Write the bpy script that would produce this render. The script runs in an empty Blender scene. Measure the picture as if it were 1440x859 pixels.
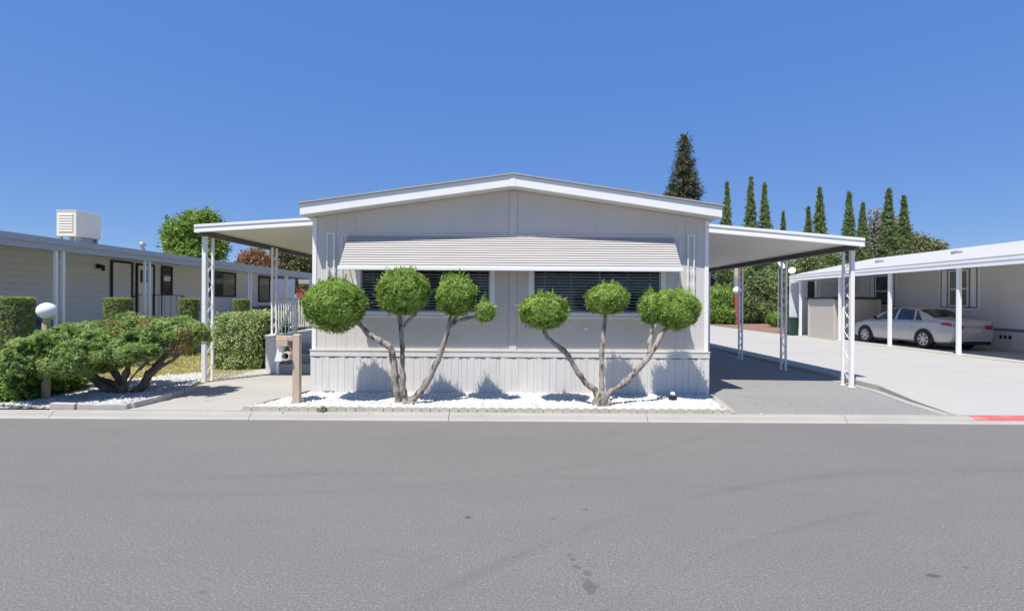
import bpy, bmesh, math, random
import numpy as np
from mathutils import Vector, Matrix, noise as mnoise
S = bpy.context.scene
COL = S.collection
random.seed(7)
RNG = np.random.default_rng(11)
SKYV = 3.9
F, CX, CY, H = 700.0, 725.0, 424.0, 1.8          # focal length in px of the 1440 px photo, vanishing point, eye height
ROLL = math.radians(0.35)

def P(px, py, D):
    u, v = px-CX, py-CY
    a, b = u*math.cos(ROLL)+v*math.sin(ROLL), -u*math.sin(ROLL)+v*math.cos(ROLL)
    return Vector((a*D/F, D, H-b*D/F))

# ---------------------------------------------------------------- materials
def new_mat(name):
    m = bpy.data.materials.new(name); m.use_nodes = True
    nt = m.node_tree; b = nt.nodes['Principled BSDF']
    return m, nt, b
def coords(nt, scale=(1,1,1), world=False):
    mp = nt.nodes.new('ShaderNodeMapping'); mp.inputs['Scale'].default_value = scale
    if world:
        g = nt.nodes.new('ShaderNodeNewGeometry'); nt.links.new(g.outputs['Position'], mp.inputs['Vector'])
    else:
        t = nt.nodes.new('ShaderNodeTexCoord'); nt.links.new(t.outputs['Object'], mp.inputs['Vector'])
    return mp.outputs['Vector']
def noise_n(nt, vec, scale, detail=4, rough=.6):
    n = nt.nodes.new('ShaderNodeTexNoise'); n.inputs['Scale'].default_value = scale
    n.inputs['Detail'].default_value = detail; n.inputs['Roughness'].default_value = rough
    nt.links.new(vec, n.inputs['Vector']); return n.outputs['Fac']
def ramp(nt, fac, stops):
    r = nt.nodes.new('ShaderNodeValToRGB'); cr = r.color_ramp
    while len(cr.elements) < len(stops): cr.elements.new(.5)
    for e, (p, c) in zip(cr.elements, stops):
        e.position = p; e.color = (c[0], c[1], c[2], 1)
    nt.links.new(fac, r.inputs['Fac']); return r.outputs['Color']
def mix(nt, fac, a, b, mode='MIX'):
    n = nt.nodes.new('ShaderNodeMix'); n.data_type = 'RGBA'; n.blend_type = mode
    for sock, v in ((n.inputs['Factor'], fac), (n.inputs[6], a), (n.inputs[7], b)):
        if hasattr(v, 'links'): nt.links.new(v, sock)
        elif isinstance(v, (int, float)): sock.default_value = v
        else: sock.default_value = (v[0], v[1], v[2], 1)
    return n.outputs[2]
def math_n(nt, op, a, b=None, clamp=False):
    n = nt.nodes.new('ShaderNodeMath'); n.operation = op; n.use_clamp = clamp
    for i, v in enumerate((a, b)):
        if v is None: continue
        if hasattr(v, 'links'): nt.links.new(v, n.inputs[i])
        else: n.inputs[i].default_value = v
    return n.outputs[0]
def bump(nt, b, fac, strength, dist=.01):
    n = nt.nodes.new('ShaderNodeBump'); n.inputs['Strength'].default_value = strength; n.inputs['Distance'].default_value = dist
    nt.links.new(fac, n.inputs['Height']); nt.links.new(n.outputs['Normal'], b.inputs['Normal'])
def sc(c, k): return tuple(min(1, x*k) for x in c)
def surf(name, c, rough=.6, var=.08, scale=3., bumps=0., bscale=60., stretch=(1,1,1), metal=0., spec=.4, dirt=None):
    m, nt, b = new_mat(name)
    v = coords(nt, stretch, True)
    col = mix(nt, noise_n(nt, v, scale), sc(c, 1-var), sc(c, 1+var))
    if dirt:                                       # weathering streaks of their own shape
        dcol, amount, dscale, dst = dirt
        d = noise_n(nt, coords(nt, dst, True), dscale, 6, .65)
        f = math_n(nt, 'MULTIPLY', math_n(nt, 'SUBTRACT', d, .5, True), amount*6, True)
        col = mix(nt, f, col, dcol)
    nt.links.new(col, b.inputs['Base Color'])
    b.inputs['Roughness'].default_value = rough; b.inputs['Metallic'].default_value = metal
    b.inputs['Specular IOR Level'].default_value = spec
    if bumps: bump(nt, b, noise_n(nt, v, bscale, 3), bumps)
    return m
def leaf_mat(name, dark, mid, light, transl=.3):
    m, nt, b = new_mat(name)
    a = nt.nodes.new('ShaderNodeAttribute'); a.attribute_name = 'tone'
    col = ramp(nt, a.outputs['Fac'], [(0, dark), (.5, mid), (1, light)])
    nt.links.new(col, b.inputs['Base Color'])
    b.inputs['Roughness'].default_value = .55; b.inputs['Specular IOR Level'].default_value = .25
    t = nt.nodes.new('ShaderNodeBsdfTranslucent'); nt.links.new(col, t.inputs['Color'])
    mx = nt.nodes.new('ShaderNodeMixShader'); mx.inputs[0].default_value = transl
    nt.links.new(b.outputs[0], mx.inputs[1]); nt.links.new(t.outputs[0], mx.inputs[2])
    nt.links.new(mx.outputs[0], nt.nodes['Material Output'].inputs['Surface'])
    return m
def glass_mat(name, tint, refl=(1,1,1), ior=1.5, rough=.01, clear=.55):
    m = bpy.data.materials.new(name); m.use_nodes = True; nt = m.node_tree; nt.nodes.clear()
    o = nt.nodes.new('ShaderNodeOutputMaterial'); fr = nt.nodes.new('ShaderNodeFresnel'); fr.inputs['IOR'].default_value = ior
    t = nt.nodes.new('ShaderNodeBsdfTransparent'); t.inputs['Color'].default_value = (clear*tint[0], clear*tint[1], clear*tint[2], 1)
    g = nt.nodes.new('ShaderNodeBsdfGlossy'); g.inputs['Roughness'].default_value = rough; g.inputs['Color'].default_value = (*refl, 1)
    mx = nt.nodes.new('ShaderNodeMixShader')
    nt.links.new(fr.outputs[0], mx.inputs[0]); nt.links.new(t.outputs[0], mx.inputs[1]); nt.links.new(g.outputs[0], mx.inputs[2])
    nt.links.new(mx.outputs[0], o.inputs['Surface']); return m

M = {}
M['siding'] = surf('siding_paint', (.63,.595,.555), .6, .025, 1.3, .08, 90, dirt=((.52,.49,.44), .28, .9, (1.5,1.5,.35)))
M['skirt'] = surf('skirting_paint', (.69,.67,.64), .5, .03, 1.1, dirt=((.53,.49,.43), .4, 1.6, (1.4,1.4,.4)))
M['white'] = surf('white_paint', (.88,.875,.86), .45, .02, 2., dirt=((.66,.64,.60), .16, 1.3, (1,1,.5)))
M['soffit'] = surf('soffit_paint', (.75,.715,.66), .5, .02, 1.)
M['awning'] = surf('awning_enamel', (.465,.45,.43), .45, .02, 1.5, dirt=((.37,.355,.33), .25, 1.5, (.5,2,2)))
M['shingle'] = surf('grey_shingle', (.40,.39,.38), .9, .25, 25, .4, 60)
M['beamshade'] = surf('shade_toned_beam', (.12,.11,.10), .6, .1, 3)  # beam colour darkened to carry the shadow inside the roof edge
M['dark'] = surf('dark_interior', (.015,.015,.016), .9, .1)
M['blind'] = surf('blind_slats', (.74,.71,.66), .5, .05)
M['iron'] = surf('black_iron', (.02,.02,.022), .5, .1)
M['glass'] = glass_mat('window_glass', (.97,.97,1.), clear=.93, refl=(.95,.93,.9), ior=1.3)
M['wood'] = surf('weathered_wood', (.56,.44,.34), .75, .14, 5, .3, 40, (6,6,.8), dirt=((.36,.26,.20), .3, 2, (5,5,.7)))
M['tanwood'] = surf('tan_wood', (.52,.40,.26), .75, .15, 6, .3, 40, (6,6,.8))
M['globe'] = surf('opal_globe', (.86,.86,.88), .25, .01)
M['blue_fascia'] = surf('blue_grey_fascia', (.44,.46,.51), .5, .04, 2)
M['lsiding'] = surf('grey_lap_siding', (.74,.775,.83), .55, .03, 1.2)
M['rsiding'] = surf('taupe_siding', (.71,.69,.675), .6, .03, 1.3, .08, 80)
M['bluepaint'] = surf('slate_blue_paint', (.16,.22,.33), .5, .05)
M['beige'] = surf('beige_plastic', (.56,.51,.43), .5, .03)
M['coolerbox'] = surf('cream_cooler', (.72,.675,.57), .5, .04, 3)
M['darkbrown'] = surf('dark_brown_plastic', (.05,.042,.04), .5, .1)
M['bin'] = surf('dark_green_plastic', (.025,.06,.045), .45, .1)
M['whiteroof'] = surf('white_roof_coating', (.46,.455,.445), .7, .05, 4, .1, 30, dirt=((.38,.37,.355), .3, 1, (1,1,1)))
M['galv'] = surf('galvanised', (.45,.45,.46), .4, .08, 8, metal=.6)
M['concrete_w'] = surf('pale_concrete', (.52,.505,.475), .85, .06, 1.2, .15, 120, dirt=((.40,.385,.36), .3, .8, (.5,1.6,1)))
M['step'] = surf('grey_step_paint', (.30,.30,.32), .7, .08, 5)
M['redpost'] = surf('red_brown_paint', (.36,.10,.085), .6, .12, 6)
M['redbox'] = surf('red_plastic', (.36,.08,.06), .5, .08)
M['black'] = surf('black_plastic', (.02,.02,.02), .5, .1)
M['mulch'] = surf('bark_mulch', (.24,.14,.095), .95, .35, 14, .6, 30)
M['soil'] = surf('dry_soil', (.27,.225,.17), .95, .2, 6, .4, 30)
M['silver'] = surf('silver_car_paint', (.56,.53,.50), .3, .02, 2, metal=.3, spec=.6)
M['navy'] = surf('dark_blue_car_paint', (.03,.055,.11), .2, .02, spec=.6)
M['ltblue'] = surf('pale_blue_car_paint', (.32,.42,.60), .2, .02, spec=.6)
M['tyre'] = surf('tyre_rubber', (.022,.022,.022), .85, .15, 20)
M['rim'] = surf('alloy_rim', (.55,.55,.56), .35, .04, metal=.6)
M['carglass'] = surf('tinted_car_glass', (.02,.03,.035), .05, .02, spec=.8)
M['taillight'] = surf('red_tail_light', (.42,.015,.02), .15, .05, spec=.7)
M['lampclear'] = surf('clear_lamp', (.6,.55,.5), .15, .05)
M['litpane'] = surf('window_with_pale_blinds', (.20,.21,.17), .12, .1, 6, stretch=(1,1,9), spec=.6)
M['darkpane'] = surf('dark_window_pane', (.045,.055,.05), .08, .2, 3, spec=.6)
M['bark'] = surf('grey_brown_bark', (.33,.29,.25), .9, .4, 9, 1., 26, (1,1,.3), dirt=((.09,.07,.055), 1.5, 14, (1,1,.22)))
M['dbark'] = surf('dark_bark', (.13,.10,.08), .9, .4, 9, 1., 30, (1,1,.4), dirt=((.30,.26,.22), .5, 7, (1,1,.25)))
M['block'] = surf('grey_edging_block', (.46,.44,.41), .9, .1, 8, .4, 60, dirt=((.25,.24,.2), .4, 4, (1,1,1)))
M['edging'] = surf('mossy_scallop_edging', (.50,.48,.40), .9, .12, 9, .4, 60, dirt=((.30,.29,.20), .5, 3, (1,1,1)))
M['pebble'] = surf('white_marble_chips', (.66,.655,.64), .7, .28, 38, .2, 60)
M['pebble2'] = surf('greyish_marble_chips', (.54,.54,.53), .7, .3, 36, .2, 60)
M['kerb'] = surf('kerb_concrete', (.37,.35,.315), .85, .08, 1.5, .2, 100, dirt=((.24,.23,.215), .35, 1.2, (.35,3,2)))
M['redkerb'] = surf('worn_red_kerb_paint', (.56,.115,.105), .7, .12, 5, .15, 90, dirt=((.46,.33,.30), .7, 5, (.6,2,2)))
L = {}
L['topiary'] = leaf_mat('topiary_leaves', (.065,.12,.018), (.285,.445,.075), (.46,.61,.17), .42)
L['juniper'] = leaf_mat('juniper_leaves', (.06,.11,.03), (.34,.47,.13), (.52,.63,.26), .38)
L['juniper_y'] = leaf_mat('yellowed_juniper_leaves', (.20,.12,.055), (.29,.26,.08), (.40,.38,.14), .25)
L['bush'] = leaf_mat('dense_bush_leaves', (.03,.06,.014), (.20,.34,.06), (.36,.52,.12), .3)
L['clipped'] = leaf_mat('clipped_shrub_leaves', (.05,.08,.02), (.23,.32,.075), (.42,.50,.17), .25)
L['hedge'] = leaf_mat('variegated_hedge_leaves', (.06,.10,.02), (.40,.53,.17), (.64,.68,.40), .38)
L['cypress'] = leaf_mat('cypress_leaves', (.055,.095,.035), (.20,.28,.10), (.33,.40,.18), .25)
L['conifer'] = leaf_mat('dark_conifer_needles', (.025,.04,.024), (.085,.11,.055), (.24,.19,.10), .1)
L['green'] = leaf_mat('bright_green_leaves', (.06,.13,.02), (.22,.36,.06), (.40,.52,.14), .35)
L['red'] = leaf_mat('reddish_leaves', (.19,.09,.055), (.38,.20,.12), (.46,.36,.20), .3)
L['olive'] = leaf_mat('olive_leaves', (.09,.11,.045), (.22,.24,.11), (.36,.37,.21), .3)
L['grey'] = leaf_mat('greyish_leaves', (.13,.125,.10), (.29,.275,.23), (.40,.38,.33), .25)
L['grass'] = leaf_mat('dry_grass', (.34,.33,.11), (.52,.47,.20), (.64,.57,.32), .4)

# ---------------------------------------------------------------- object helpers
OFF = {}
def tag(o, label, cat, group=None, kind=None):
    o['label'] = label; o['category'] = cat
    if group: o['group'] = group
    if kind: o['kind'] = kind
    return o
def thing(name, loc, label, cat, group=None):
    o = bpy.data.objects.new(name, None); COL.objects.link(o); o.location = loc
    o.empty_display_size = .2; OFF[o] = Vector(loc)
    return tag(o, label, cat, group)
def link(name, me, mat, parent=None, smooth=False, label=None):
    o = bpy.data.objects.new(name, me); COL.objects.link(o)
    for m in (mat if isinstance(mat, (list, tuple)) else [mat]): me.materials.append(m)
    if parent is not None:
        o.parent = parent; OFF[o] = OFF[parent]
    else: OFF[o] = Vector((0,0,0))
    if smooth: me.shade_smooth()
    if label: o['label'] = label
    return o
class MB:
    def __init__(s): s.v = []; s.f = []
    def add(s, vs, fs):
        n = len(s.v); s.v += [tuple(v) for v in vs]; s.f += [tuple(i+n for i in f) for f in fs]; return s
    def hexa(s, p):                                    # p: bottom 4 (ccw), top 4
        return s.add(p, [(3,2,1,0),(4,5,6,7),(0,1,5,4),(1,2,6,5),(2,3,7,6),(3,0,4,7)])
    def box(s, x0, x1, y0, y1, z0, z1):
        return s.hexa([(x0,y0,z0),(x1,y0,z0),(x1,y1,z0),(x0,y1,z0),(x0,y0,z1),(x1,y0,z1),(x1,y1,z1),(x0,y1,z1)])
    def slab(s, x0, x1, y0, y1, z0, z1, th):           # sloped along x: underside z0 at x0, z1 at x1
        return s.hexa([(x0,y0,z0),(x1,y0,z1),(x1,y1,z1),(x0,y1,z0),(x0,y0,z0+th),(x1,y0,z1+th),(x1,y1,z1+th),(x0,y1,z0+th)])
    def prism(s, poly, z0, z1):                        # polygon in xy (ccw); z0/z1 numbers or functions
        a = z0 if callable(z0) else (lambda x, y: z0); b = z1 if callable(z1) else (lambda x, y: z1)
        n = len(poly)
        vs = [(x,y,a(x,y)) for x,y in poly]+[(x,y,b(x,y)) for x,y in poly]
        return s.add(vs, [tuple(range(n-1,-1,-1)), tuple(range(n,2*n))]+[(i,(i+1)%n,n+(i+1)%n,n+i) for i in range(n)])
    def extrude(s, prof, x0, x1, axis=0):              # profile (a,b) swept along an axis; closed profile
        n = len(prof)
        if axis == 0: mk = lambda t: [(t,a,b) for a,b in prof]
        elif axis == 1: mk = lambda t: [(a,t,b) for a,b in prof]
        else: mk = lambda t: [(a,b,t) for a,b in prof]
        return s.add(mk(x0)+mk(x1), [tuple(range(n-1,-1,-1)), tuple(range(n,2*n))]+[(i,(i+1)%n,n+(i+1)%n,n+i) for i in range(n)])
    def tube(s, pts, radii, n=8, wob=0., flat=1., rough=0.):
        pts = [Vector(p) for p in pts]
        if not hasattr(radii, '__len__'): radii = [radii]*len(pts)
        rings = []; ref = None
        for i, p in enumerate(pts):
            d = (pts[min(i+1,len(pts)-1)]-pts[max(i-1,0)]).normalized()
            if ref is None: ref = d.orthogonal().normalized()
            ref = (ref-d*ref.dot(d)).normalized(); b = d.cross(ref)
            r = []
            for k in range(n):
                a = 2*math.pi*k/n; q = p+(ref*math.cos(a)+b*math.sin(a)*flat)*radii[i]
                if wob: q = p+(q-p)*(1+wob*mnoise.noise(q*7))
                if rough: q = p+(q-p)*(1+rough*mnoise.noise(Vector((q.x*26,q.y*26,q.z*9)))+rough*.5*mnoise.noise(q*60))
                r.append(q)
            rings.append(r)
        vs = [q for r in rings for q in r]
        fs = [(i*n+k, i*n+(k+1)%n, (i+1)*n+(k+1)%n, (i+1)*n+k) for i in range(len(pts)-1) for k in range(n)]
        fs += [tuple(range(n-1,-1,-1)), tuple((len(pts)-1)*n+k for k in range(n))]
        return s.add(vs, fs)
    def lathe(s, prof, c, n=24, sx=1., sy=1.):         # profile (r,z) about a vertical axis at c
        vs = []; m = len(prof)
        for k in range(n):
            a = 2*math.pi*k/n
            vs += [(c[0]+r*math.cos(a)*sx, c[1]+r*math.sin(a)*sy, c[2]+z) for r,z in prof]
        fs = [(k*m+i, ((k+1)%n)*m+i, ((k+1)%n)*m+i+1, k*m+i+1) for k in range(n) for i in range(m-1)]
        fs += [tuple(k*m for k in range(n-1,-1,-1)), tuple(k*m+m-1 for k in range(n))]
        return s.add(vs, fs)
    def build(s, name, mat, parent=None, smooth=False, label=None, bevel=0.):
        off = OFF[parent] if parent is not None else Vector((0,0,0))
        me = bpy.data.meshes.new(name)
        me.from_pydata([(v[0]-off.x, v[1]-off.y, v[2]-off.z) for v in s.v], [], s.f); me.update()
        if smooth:
            bm = bmesh.new(); bm.from_mesh(me); bmesh.ops.recalc_face_normals(bm, faces=bm.faces); bm.to_mesh(me); bm.free()
        o = link(name, me, mat, parent, False, label)
        if smooth:
            me.shade_smooth()
            try: me.set_sharp_from_angle(angle=math.radians(40))
            except Exception: pass
        if bevel:
            b = o.modifiers.new('bevel', 'BEVEL'); b.width = bevel; b.segments = 2; b.limit_method = 'ANGLE'
        return o
def struct(name, mb, mat, kind='structure', **k):
    o = mb.build(name, mat, None, **k); o['kind'] = kind; return o
def spline(pts, n=5):
    pts = [Vector(p) for p in pts]; out = []
    for i in range(len(pts)-1):
        p0, p1, p2, p3 = pts[max(i-1,0)], pts[i], pts[i+1], pts[min(i+2,len(pts)-1)]
        for k in range(n):
            t = k/n
            out.append(.5*((2*p1)+(p2-p0)*t+(2*p0-5*p1+4*p2-p3)*t*t+(3*p1-p0-3*p2+p3)*t**3))
    out.append(pts[-1]); return out
def copy_tree(o, parent=None):
    c = o.copy(); COL.objects.link(c); c.parent = parent
    for ch in list(o.children): copy_tree(ch, c)
    return c

# ---------------------------------------------------------------- foliage helpers
def unit(a): return a/np.maximum(np.linalg.norm(a, axis=1, keepdims=True), 1e-9)
def sphere_dirs(n, rng=RNG): return unit(rng.normal(size=(n,3)))
def nz(pts, scale): return np.array([mnoise.noise(Vector(p)*scale) for p in pts])
_bm = bmesh.new(); bmesh.ops.create_icosphere(_bm, subdivisions=3, radius=1.)
ICO_V = np.array([v.co[:] for v in _bm.verts]); ICO_F = np.array([[v.index for v in f.verts] for f in _bm.faces]); _bm.free()
_bm = bmesh.new(); bmesh.ops.create_icosphere(_bm, subdivisions=1, radius=1.)
ICO1_V = np.array([v.co[:] for v in _bm.verts]); ICO1_F = np.array([[v.index for v in f.verts] for f in _bm.faces]); _bm.free()
def np_mesh(name, verts, quads, tris, tone=None):
    me = bpy.data.meshes.new(name)
    nv, nq, ntr = len(verts), len(quads), len(tris)
    me.vertices.add(nv); me.vertices.foreach_set('co', np.asarray(verts, np.float32).ravel())
    loops = np.concatenate([np.asarray(quads, np.int32).ravel(), np.asarray(tris, np.int32).ravel()])
    me.loops.add(len(loops)); me.loops.foreach_set('vertex_index', loops)
    me.polygons.add(nq+ntr)
    me.polygons.foreach_set('loop_start', np.concatenate([np.arange(nq)*4, nq*4+np.arange(ntr)*3]).astype(np.int32))
    if tone is not None:
        at = me.attributes.new('tone', 'FLOAT', 'POINT'); at.data.foreach_set('value', np.asarray(tone, np.float32))
    me.update(calc_edges=True); me.validate()
    return me
class Leaves:
    def __init__(s): s.v = []; s.q = []; s.t = []; s.tone = []; s.n = 0
    def leaves(s, pos, d, length, width, tone, rng=RNG, face=None):
        n = len(pos); d = unit(d); side = unit(np.cross(d, rng.normal(size=(n,3)) if face is None else face+rng.normal(size=(n,3))*.3))
        length = np.broadcast_to(length, (n,))[:,None]; width = np.broadcast_to(width, (n,))[:,None]
        nrm = np.cross(d, side)
        a = pos; m = pos+d*length*.5+nrm*length*.08; b = pos+d*length
        vs = np.stack([a, m+side*width*.5, b, m-side*width*.5], 1).reshape(-1,3)
        s.v.append(vs); s.q.append(np.arange(n*4).reshape(-1,4)+s.n); s.n += n*4
        s.tone.append(np.repeat(np.clip(tone,0,1), 4))
    def clumps(s, cen, out, per, spread, length, width, wild=.6, up=.2, tone=.5, tvar=.18, lvar=.3, rng=RNG, bias=.5, flat=0.):
        n = len(cen)
        c = np.repeat(cen, per, 0); o = np.repeat(out, per, 0)
        j = rng.normal(size=c.shape)*spread
        if flat: j = j*1.5-o*((j*1.5*o).sum(1)*flat)[:,None]
        pos = c+j
        d = o*bias+rng.normal(size=c.shape)*wild; d[:,2] += up
        if flat: d = d-o*((d*o).sum(1)*flat)[:,None]
        t = np.repeat(tone+rng.normal(size=n)*tvar, per)+rng.normal(size=n*per)*tvar
        s.leaves(pos, d, length*np.exp(rng.normal(size=n*per)*lvar), width*np.exp(rng.normal(size=n*per)*lvar*.7), t, rng, o)
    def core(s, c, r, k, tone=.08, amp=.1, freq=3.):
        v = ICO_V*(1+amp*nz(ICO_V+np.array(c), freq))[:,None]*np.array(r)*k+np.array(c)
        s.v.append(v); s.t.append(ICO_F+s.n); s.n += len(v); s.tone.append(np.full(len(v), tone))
    def ball(s, c, r, n, per, length, width, spread, core=.8, amp=.07, depth=.16, up=.2, tone=.5, tvar=.16, wild=.6, zmin=-1., ctone=.08, flat=0., open_=0.):
        c = np.array(c); r = np.array(r)
        d = sphere_dirs(n); d = d[d[:,2] > zmin]
        k = 1+amp*nz(d*2.2+c*3, 1.)+amp*.7*nz(d*6+c*5, 1.)-depth*(1+open_*np.clip(.25-d[:,2],0,1))*RNG.random(len(d))**1.6
        cen = c+d*r*k[:,None]; out = unit(d/r)
        s.clumps(cen, out, per, spread, length, width, wild, up, tone+.42*nz(d*2.1+c*7, 1.)+.2*nz(d*5+c*2, 1.), tvar, flat=flat)
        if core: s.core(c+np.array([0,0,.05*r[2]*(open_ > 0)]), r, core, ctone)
    def build(s, name, mat, parent=None, label=None):
        off = OFF[parent] if parent is not None else Vector((0,0,0))
        v = np.concatenate(s.v)-np.array(off)
        q = np.concatenate(s.q) if s.q else np.zeros((0,4), int); t = np.concatenate(s.t) if s.t else np.zeros((0,3), int)
        return link(name, np_mesh(name, v, q, t, np.concatenate(s.tone)), mat, parent, False, label)

# ================================================================ setting
def ground_sheet(name, poly, z, mat, depth=.0, kind='structure'):
    mb = MB(); zf = z if callable(z) else (lambda x, y: z)
    if depth: mb.prism(poly, lambda x, y: zf(x,y)-depth, zf)
    else: mb.add([(x,y,zf(x,y)) for x,y in poly], [tuple(range(len(poly)))])
    o = mb.build(name, mat); o['kind'] = kind; return o

# asphalt, with old oil stains, faint tyre streaks and bright aggregate
def asphalt(name, base, stains=(), streak=.1, speck=.5):
    m, nt, b = new_mat(name)
    v = coords(nt, (1,1,1), True)
    fine = noise_n(nt, v, 170, 2, .7)
    mid = noise_n(nt, v, 28, 5, .75)
    big = noise_n(nt, v, .55, 6, .62)
    st = noise_n(nt, coords(nt, (.10,1.0,1), True), 1.6, 5, .6)
    col = mix(nt, big, sc(base, .90), sc(base, 1.10))
    col = mix(nt, math_n(nt, 'MULTIPLY', math_n(nt,'SUBTRACT', st, .47, True), streak*14, True), col, sc(base, .80))
    col = mix(nt, math_n(nt, 'MULTIPLY', math_n(nt,'SUBTRACT', .5, mid, True), 2.2, True), col, sc(base, .72))
    spk = ramp(nt, fine, [(.40, sc(base,.60)), (.52, base), (.60, sc(base,1.15)), (.70, sc(base,2.1))])
    col = mix(nt, speck, col, spk)
    g2 = noise_n(nt, v, 62, 3, .8); col = mix(nt, ramp(nt, g2, [(.38,(.8,.8,.8)),(.47,(0,0,0))]), col, sc(base,.62)); col = mix(nt, ramp(nt, g2, [(.55,(0,0,0)),(.66,(.75,.75,.75))]), col, sc(base,1.7))
    pat = noise_n(nt, coords(nt, (.35,1,1), True), .9, 7, .7); col = mix(nt, ramp(nt, pat, [(.40,(.28,.28,.28)),(.5,(0,0,0))]), col, sc(base,.84)); col = mix(nt, ramp(nt, pat, [(.52,(0,0,0)),(.66,(.22,.22,.22))]), col, sc(base,1.16))
    vo = nt.nodes.new('ShaderNodeTexVoronoi'); vo.inputs['Scale'].default_value = 42; nt.links.new(v, vo.inputs['Vector'])
    bright = math_n(nt, 'MULTIPLY', math_n(nt,'LESS_THAN', vo.outputs['Distance'], .17), math_n(nt,'GREATER_THAN', noise_n(nt, v, 60, 1), .56))
    col = mix(nt, math_n(nt,'MULTIPLY', bright, .65), col, (.42,.42,.41))
    if stains:                                       # old curved tyre scuffs
        for ax, ay, rad, wd_, k in ((5.2,-2.5,7.95,.085,.45),(5.3,-2.7,7.35,.06,.3),(-3.,12.9,8.3,.09,.25),(-1.,-9.,14.2,.10,.25)):
            q = nt.nodes.new('ShaderNodeVectorMath'); q.operation = 'DISTANCE'; nt.links.new(v, q.inputs[0]); q.inputs[1].default_value = (ax,ay,0)
            e = math_n(nt,'ABSOLUTE', math_n(nt,'SUBTRACT', q.outputs['Value'], rad))
            f = math_n(nt,'MULTIPLY', math_n(nt,'SUBTRACT', 1., math_n(nt,'DIVIDE', e, wd_), True), math_n(nt,'MULTIPLY', math_n(nt,'SUBTRACT', big, .38, True), 4*k, True))
            col = mix(nt, f, col, sc(base,.62))
        wob = nt.nodes.new('ShaderNodeTexNoise'); wob.inputs['Scale'].default_value = 11; nt.links.new(v, wob.inputs['Vector'])
        tot = None
        for x, y, rx, ry, k in stains:
            s = nt.nodes.new('ShaderNodeVectorMath'); s.operation = 'SUBTRACT'; nt.links.new(v, s.inputs[0]); s.inputs[1].default_value = (x,y,0)
            q = nt.nodes.new('ShaderNodeVectorMath'); q.operation = 'MULTIPLY'; nt.links.new(s.outputs[0], q.inputs[0]); q.inputs[1].default_value = (1/rx,1/ry,0)
            l = nt.nodes.new('ShaderNodeVectorMath'); l.operation = 'LENGTH'; nt.links.new(q.outputs[0], l.inputs[0])
            d = math_n(nt,'ADD', l.outputs['Value'], math_n(nt,'MULTIPLY', math_n(nt,'SUBTRACT', wob.outputs['Fac'], .5), 2.2))
            f = math_n(nt,'MULTIPLY', math_n(nt,'MULTIPLY', math_n(nt,'SUBTRACT', 1.15, d, True), 4., True), k)
            tot = f if tot is None else math_n(nt,'MAXIMUM', tot, f)
        col = mix(nt, tot, col, sc(base, .42))
    nt.links.new(col, b.inputs['Base Color']); b.inputs['Roughness'].default_value = .85; b.inputs['Specular IOR Level'].default_value = .3
    bump(nt, b, mid, .35, .012)
    return m
def R(px, py, rx, ry, k):
    v = (py-CY)*math.cos(ROLL)-(px-CX)*math.sin(ROLL); D = H*F/v
    return ((px-CX)*D/F, D, rx, ry, k)
stains = [R(832,824,.05,.07,.55), R(829,805,.03,.028,.45), R(814,797,.028,.026,.5), R(807,786,.023,.02,.5), R(803,780,.018,.018,.45), R(822,814,.018,.018,.35),
          R(1312,809,.045,.025,.75), R(1361,797,.025,.012,.45), R(660,727,.026,.03,.8), R(825,716,.028,.02,.45), R(779,729,.025,.018,.4), R(289,832,.04,.02,.3)]
M['road'] = asphalt('road_asphalt', (.172,.166,.157), stains, .10, .6)
M['drive'] = asphalt('driveway_asphalt', (.262,.256,.246), (), .05, .6)
g = MB(); g.add([(-400,-300,-.03),(400,-300,-.03),(400,500,-.03),(-400,500,-.03)], [(0,1,2,3)]); struct('ground', g, M['soil'])
g = MB()
xs = [-120,-20,20,120]; ys = [-6,-1,2,4,6,7.50]
vv = [(x,y,0.) for y in ys for x in xs]
g.add(vv, [(j*4+i, j*4+i+1, (j+1)*4+i+1, (j+1)*4+i) for j in range(5) for i in range(3)]); struct('road', g, M['road'])
# low rolled kerb along the street, in cast lengths with joints
g = MB(); prof = [(7.46,-.02),(7.46,.006),(7.50,.03),(7.535,.075),(7.56,.088),(7.66,.094),(7.66,-.02)]
x = -40.
while x < 40:
    g.extrude(prof[::-1], x+.004, x+2.996); x += 3.
struct('kerb', g, M['kerb'])
g = MB(); g.extrude([(7.515,.056),(7.533,.0785),(7.558,.0915),(7.648,.0975),(7.648,.094),(7.56,.089),(7.536,.076)], 6.95, 30)
struct('kerb_paint', g, M['redkerb'])
ground_sheet('ground', [(-70,7.66),(70,7.66),(70,120),(-70,120)], .03, M['soil'])
zdrv = lambda x, y: .088 if y < 8 else .05
g = MB()
g.add([(3.42,7.66,.090),(6.60,7.66,.090),(6.78,8.7,.075),(7.14,10.0,.055),(3.66,9.2,.06),(7.14,30,.05),(3.66,30,.05)], [(0,1,2,4),(4,2,3),(4,3,5,6)])
struct('driveway', g, M['drive'])
g = MB()                                             # pale cast strip beside the asphalt, and one beside the bed
g.hexa([(7.14,10.0,.02),(7.30,10.0,.02),(7.30,30,.02),(7.14,30,.02),(7.14,10.0,.066),(7.30,10.0,.066),(7.30,30,.062),(7.14,30,.062)])
g.hexa([(6.60,7.67,.02),(6.76,7.67,.02),(6.94,8.7,.02),(6.78,8.7,.02),(6.60,7.67,.0955),(6.76,7.67,.0965),(6.94,8.7,.086),(6.78,8.7,.084)])
g.hexa([(6.78,8.7,.02),(6.94,8.7,.02),(7.30,10.0,.02),(7.14,10.0,.02),(6.78,8.7,.084),(6.94,8.7,.086),(7.30,10.0,.066),(7.14,10.0,.066)])
struct('kerb', g, M['kerb'])
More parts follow.
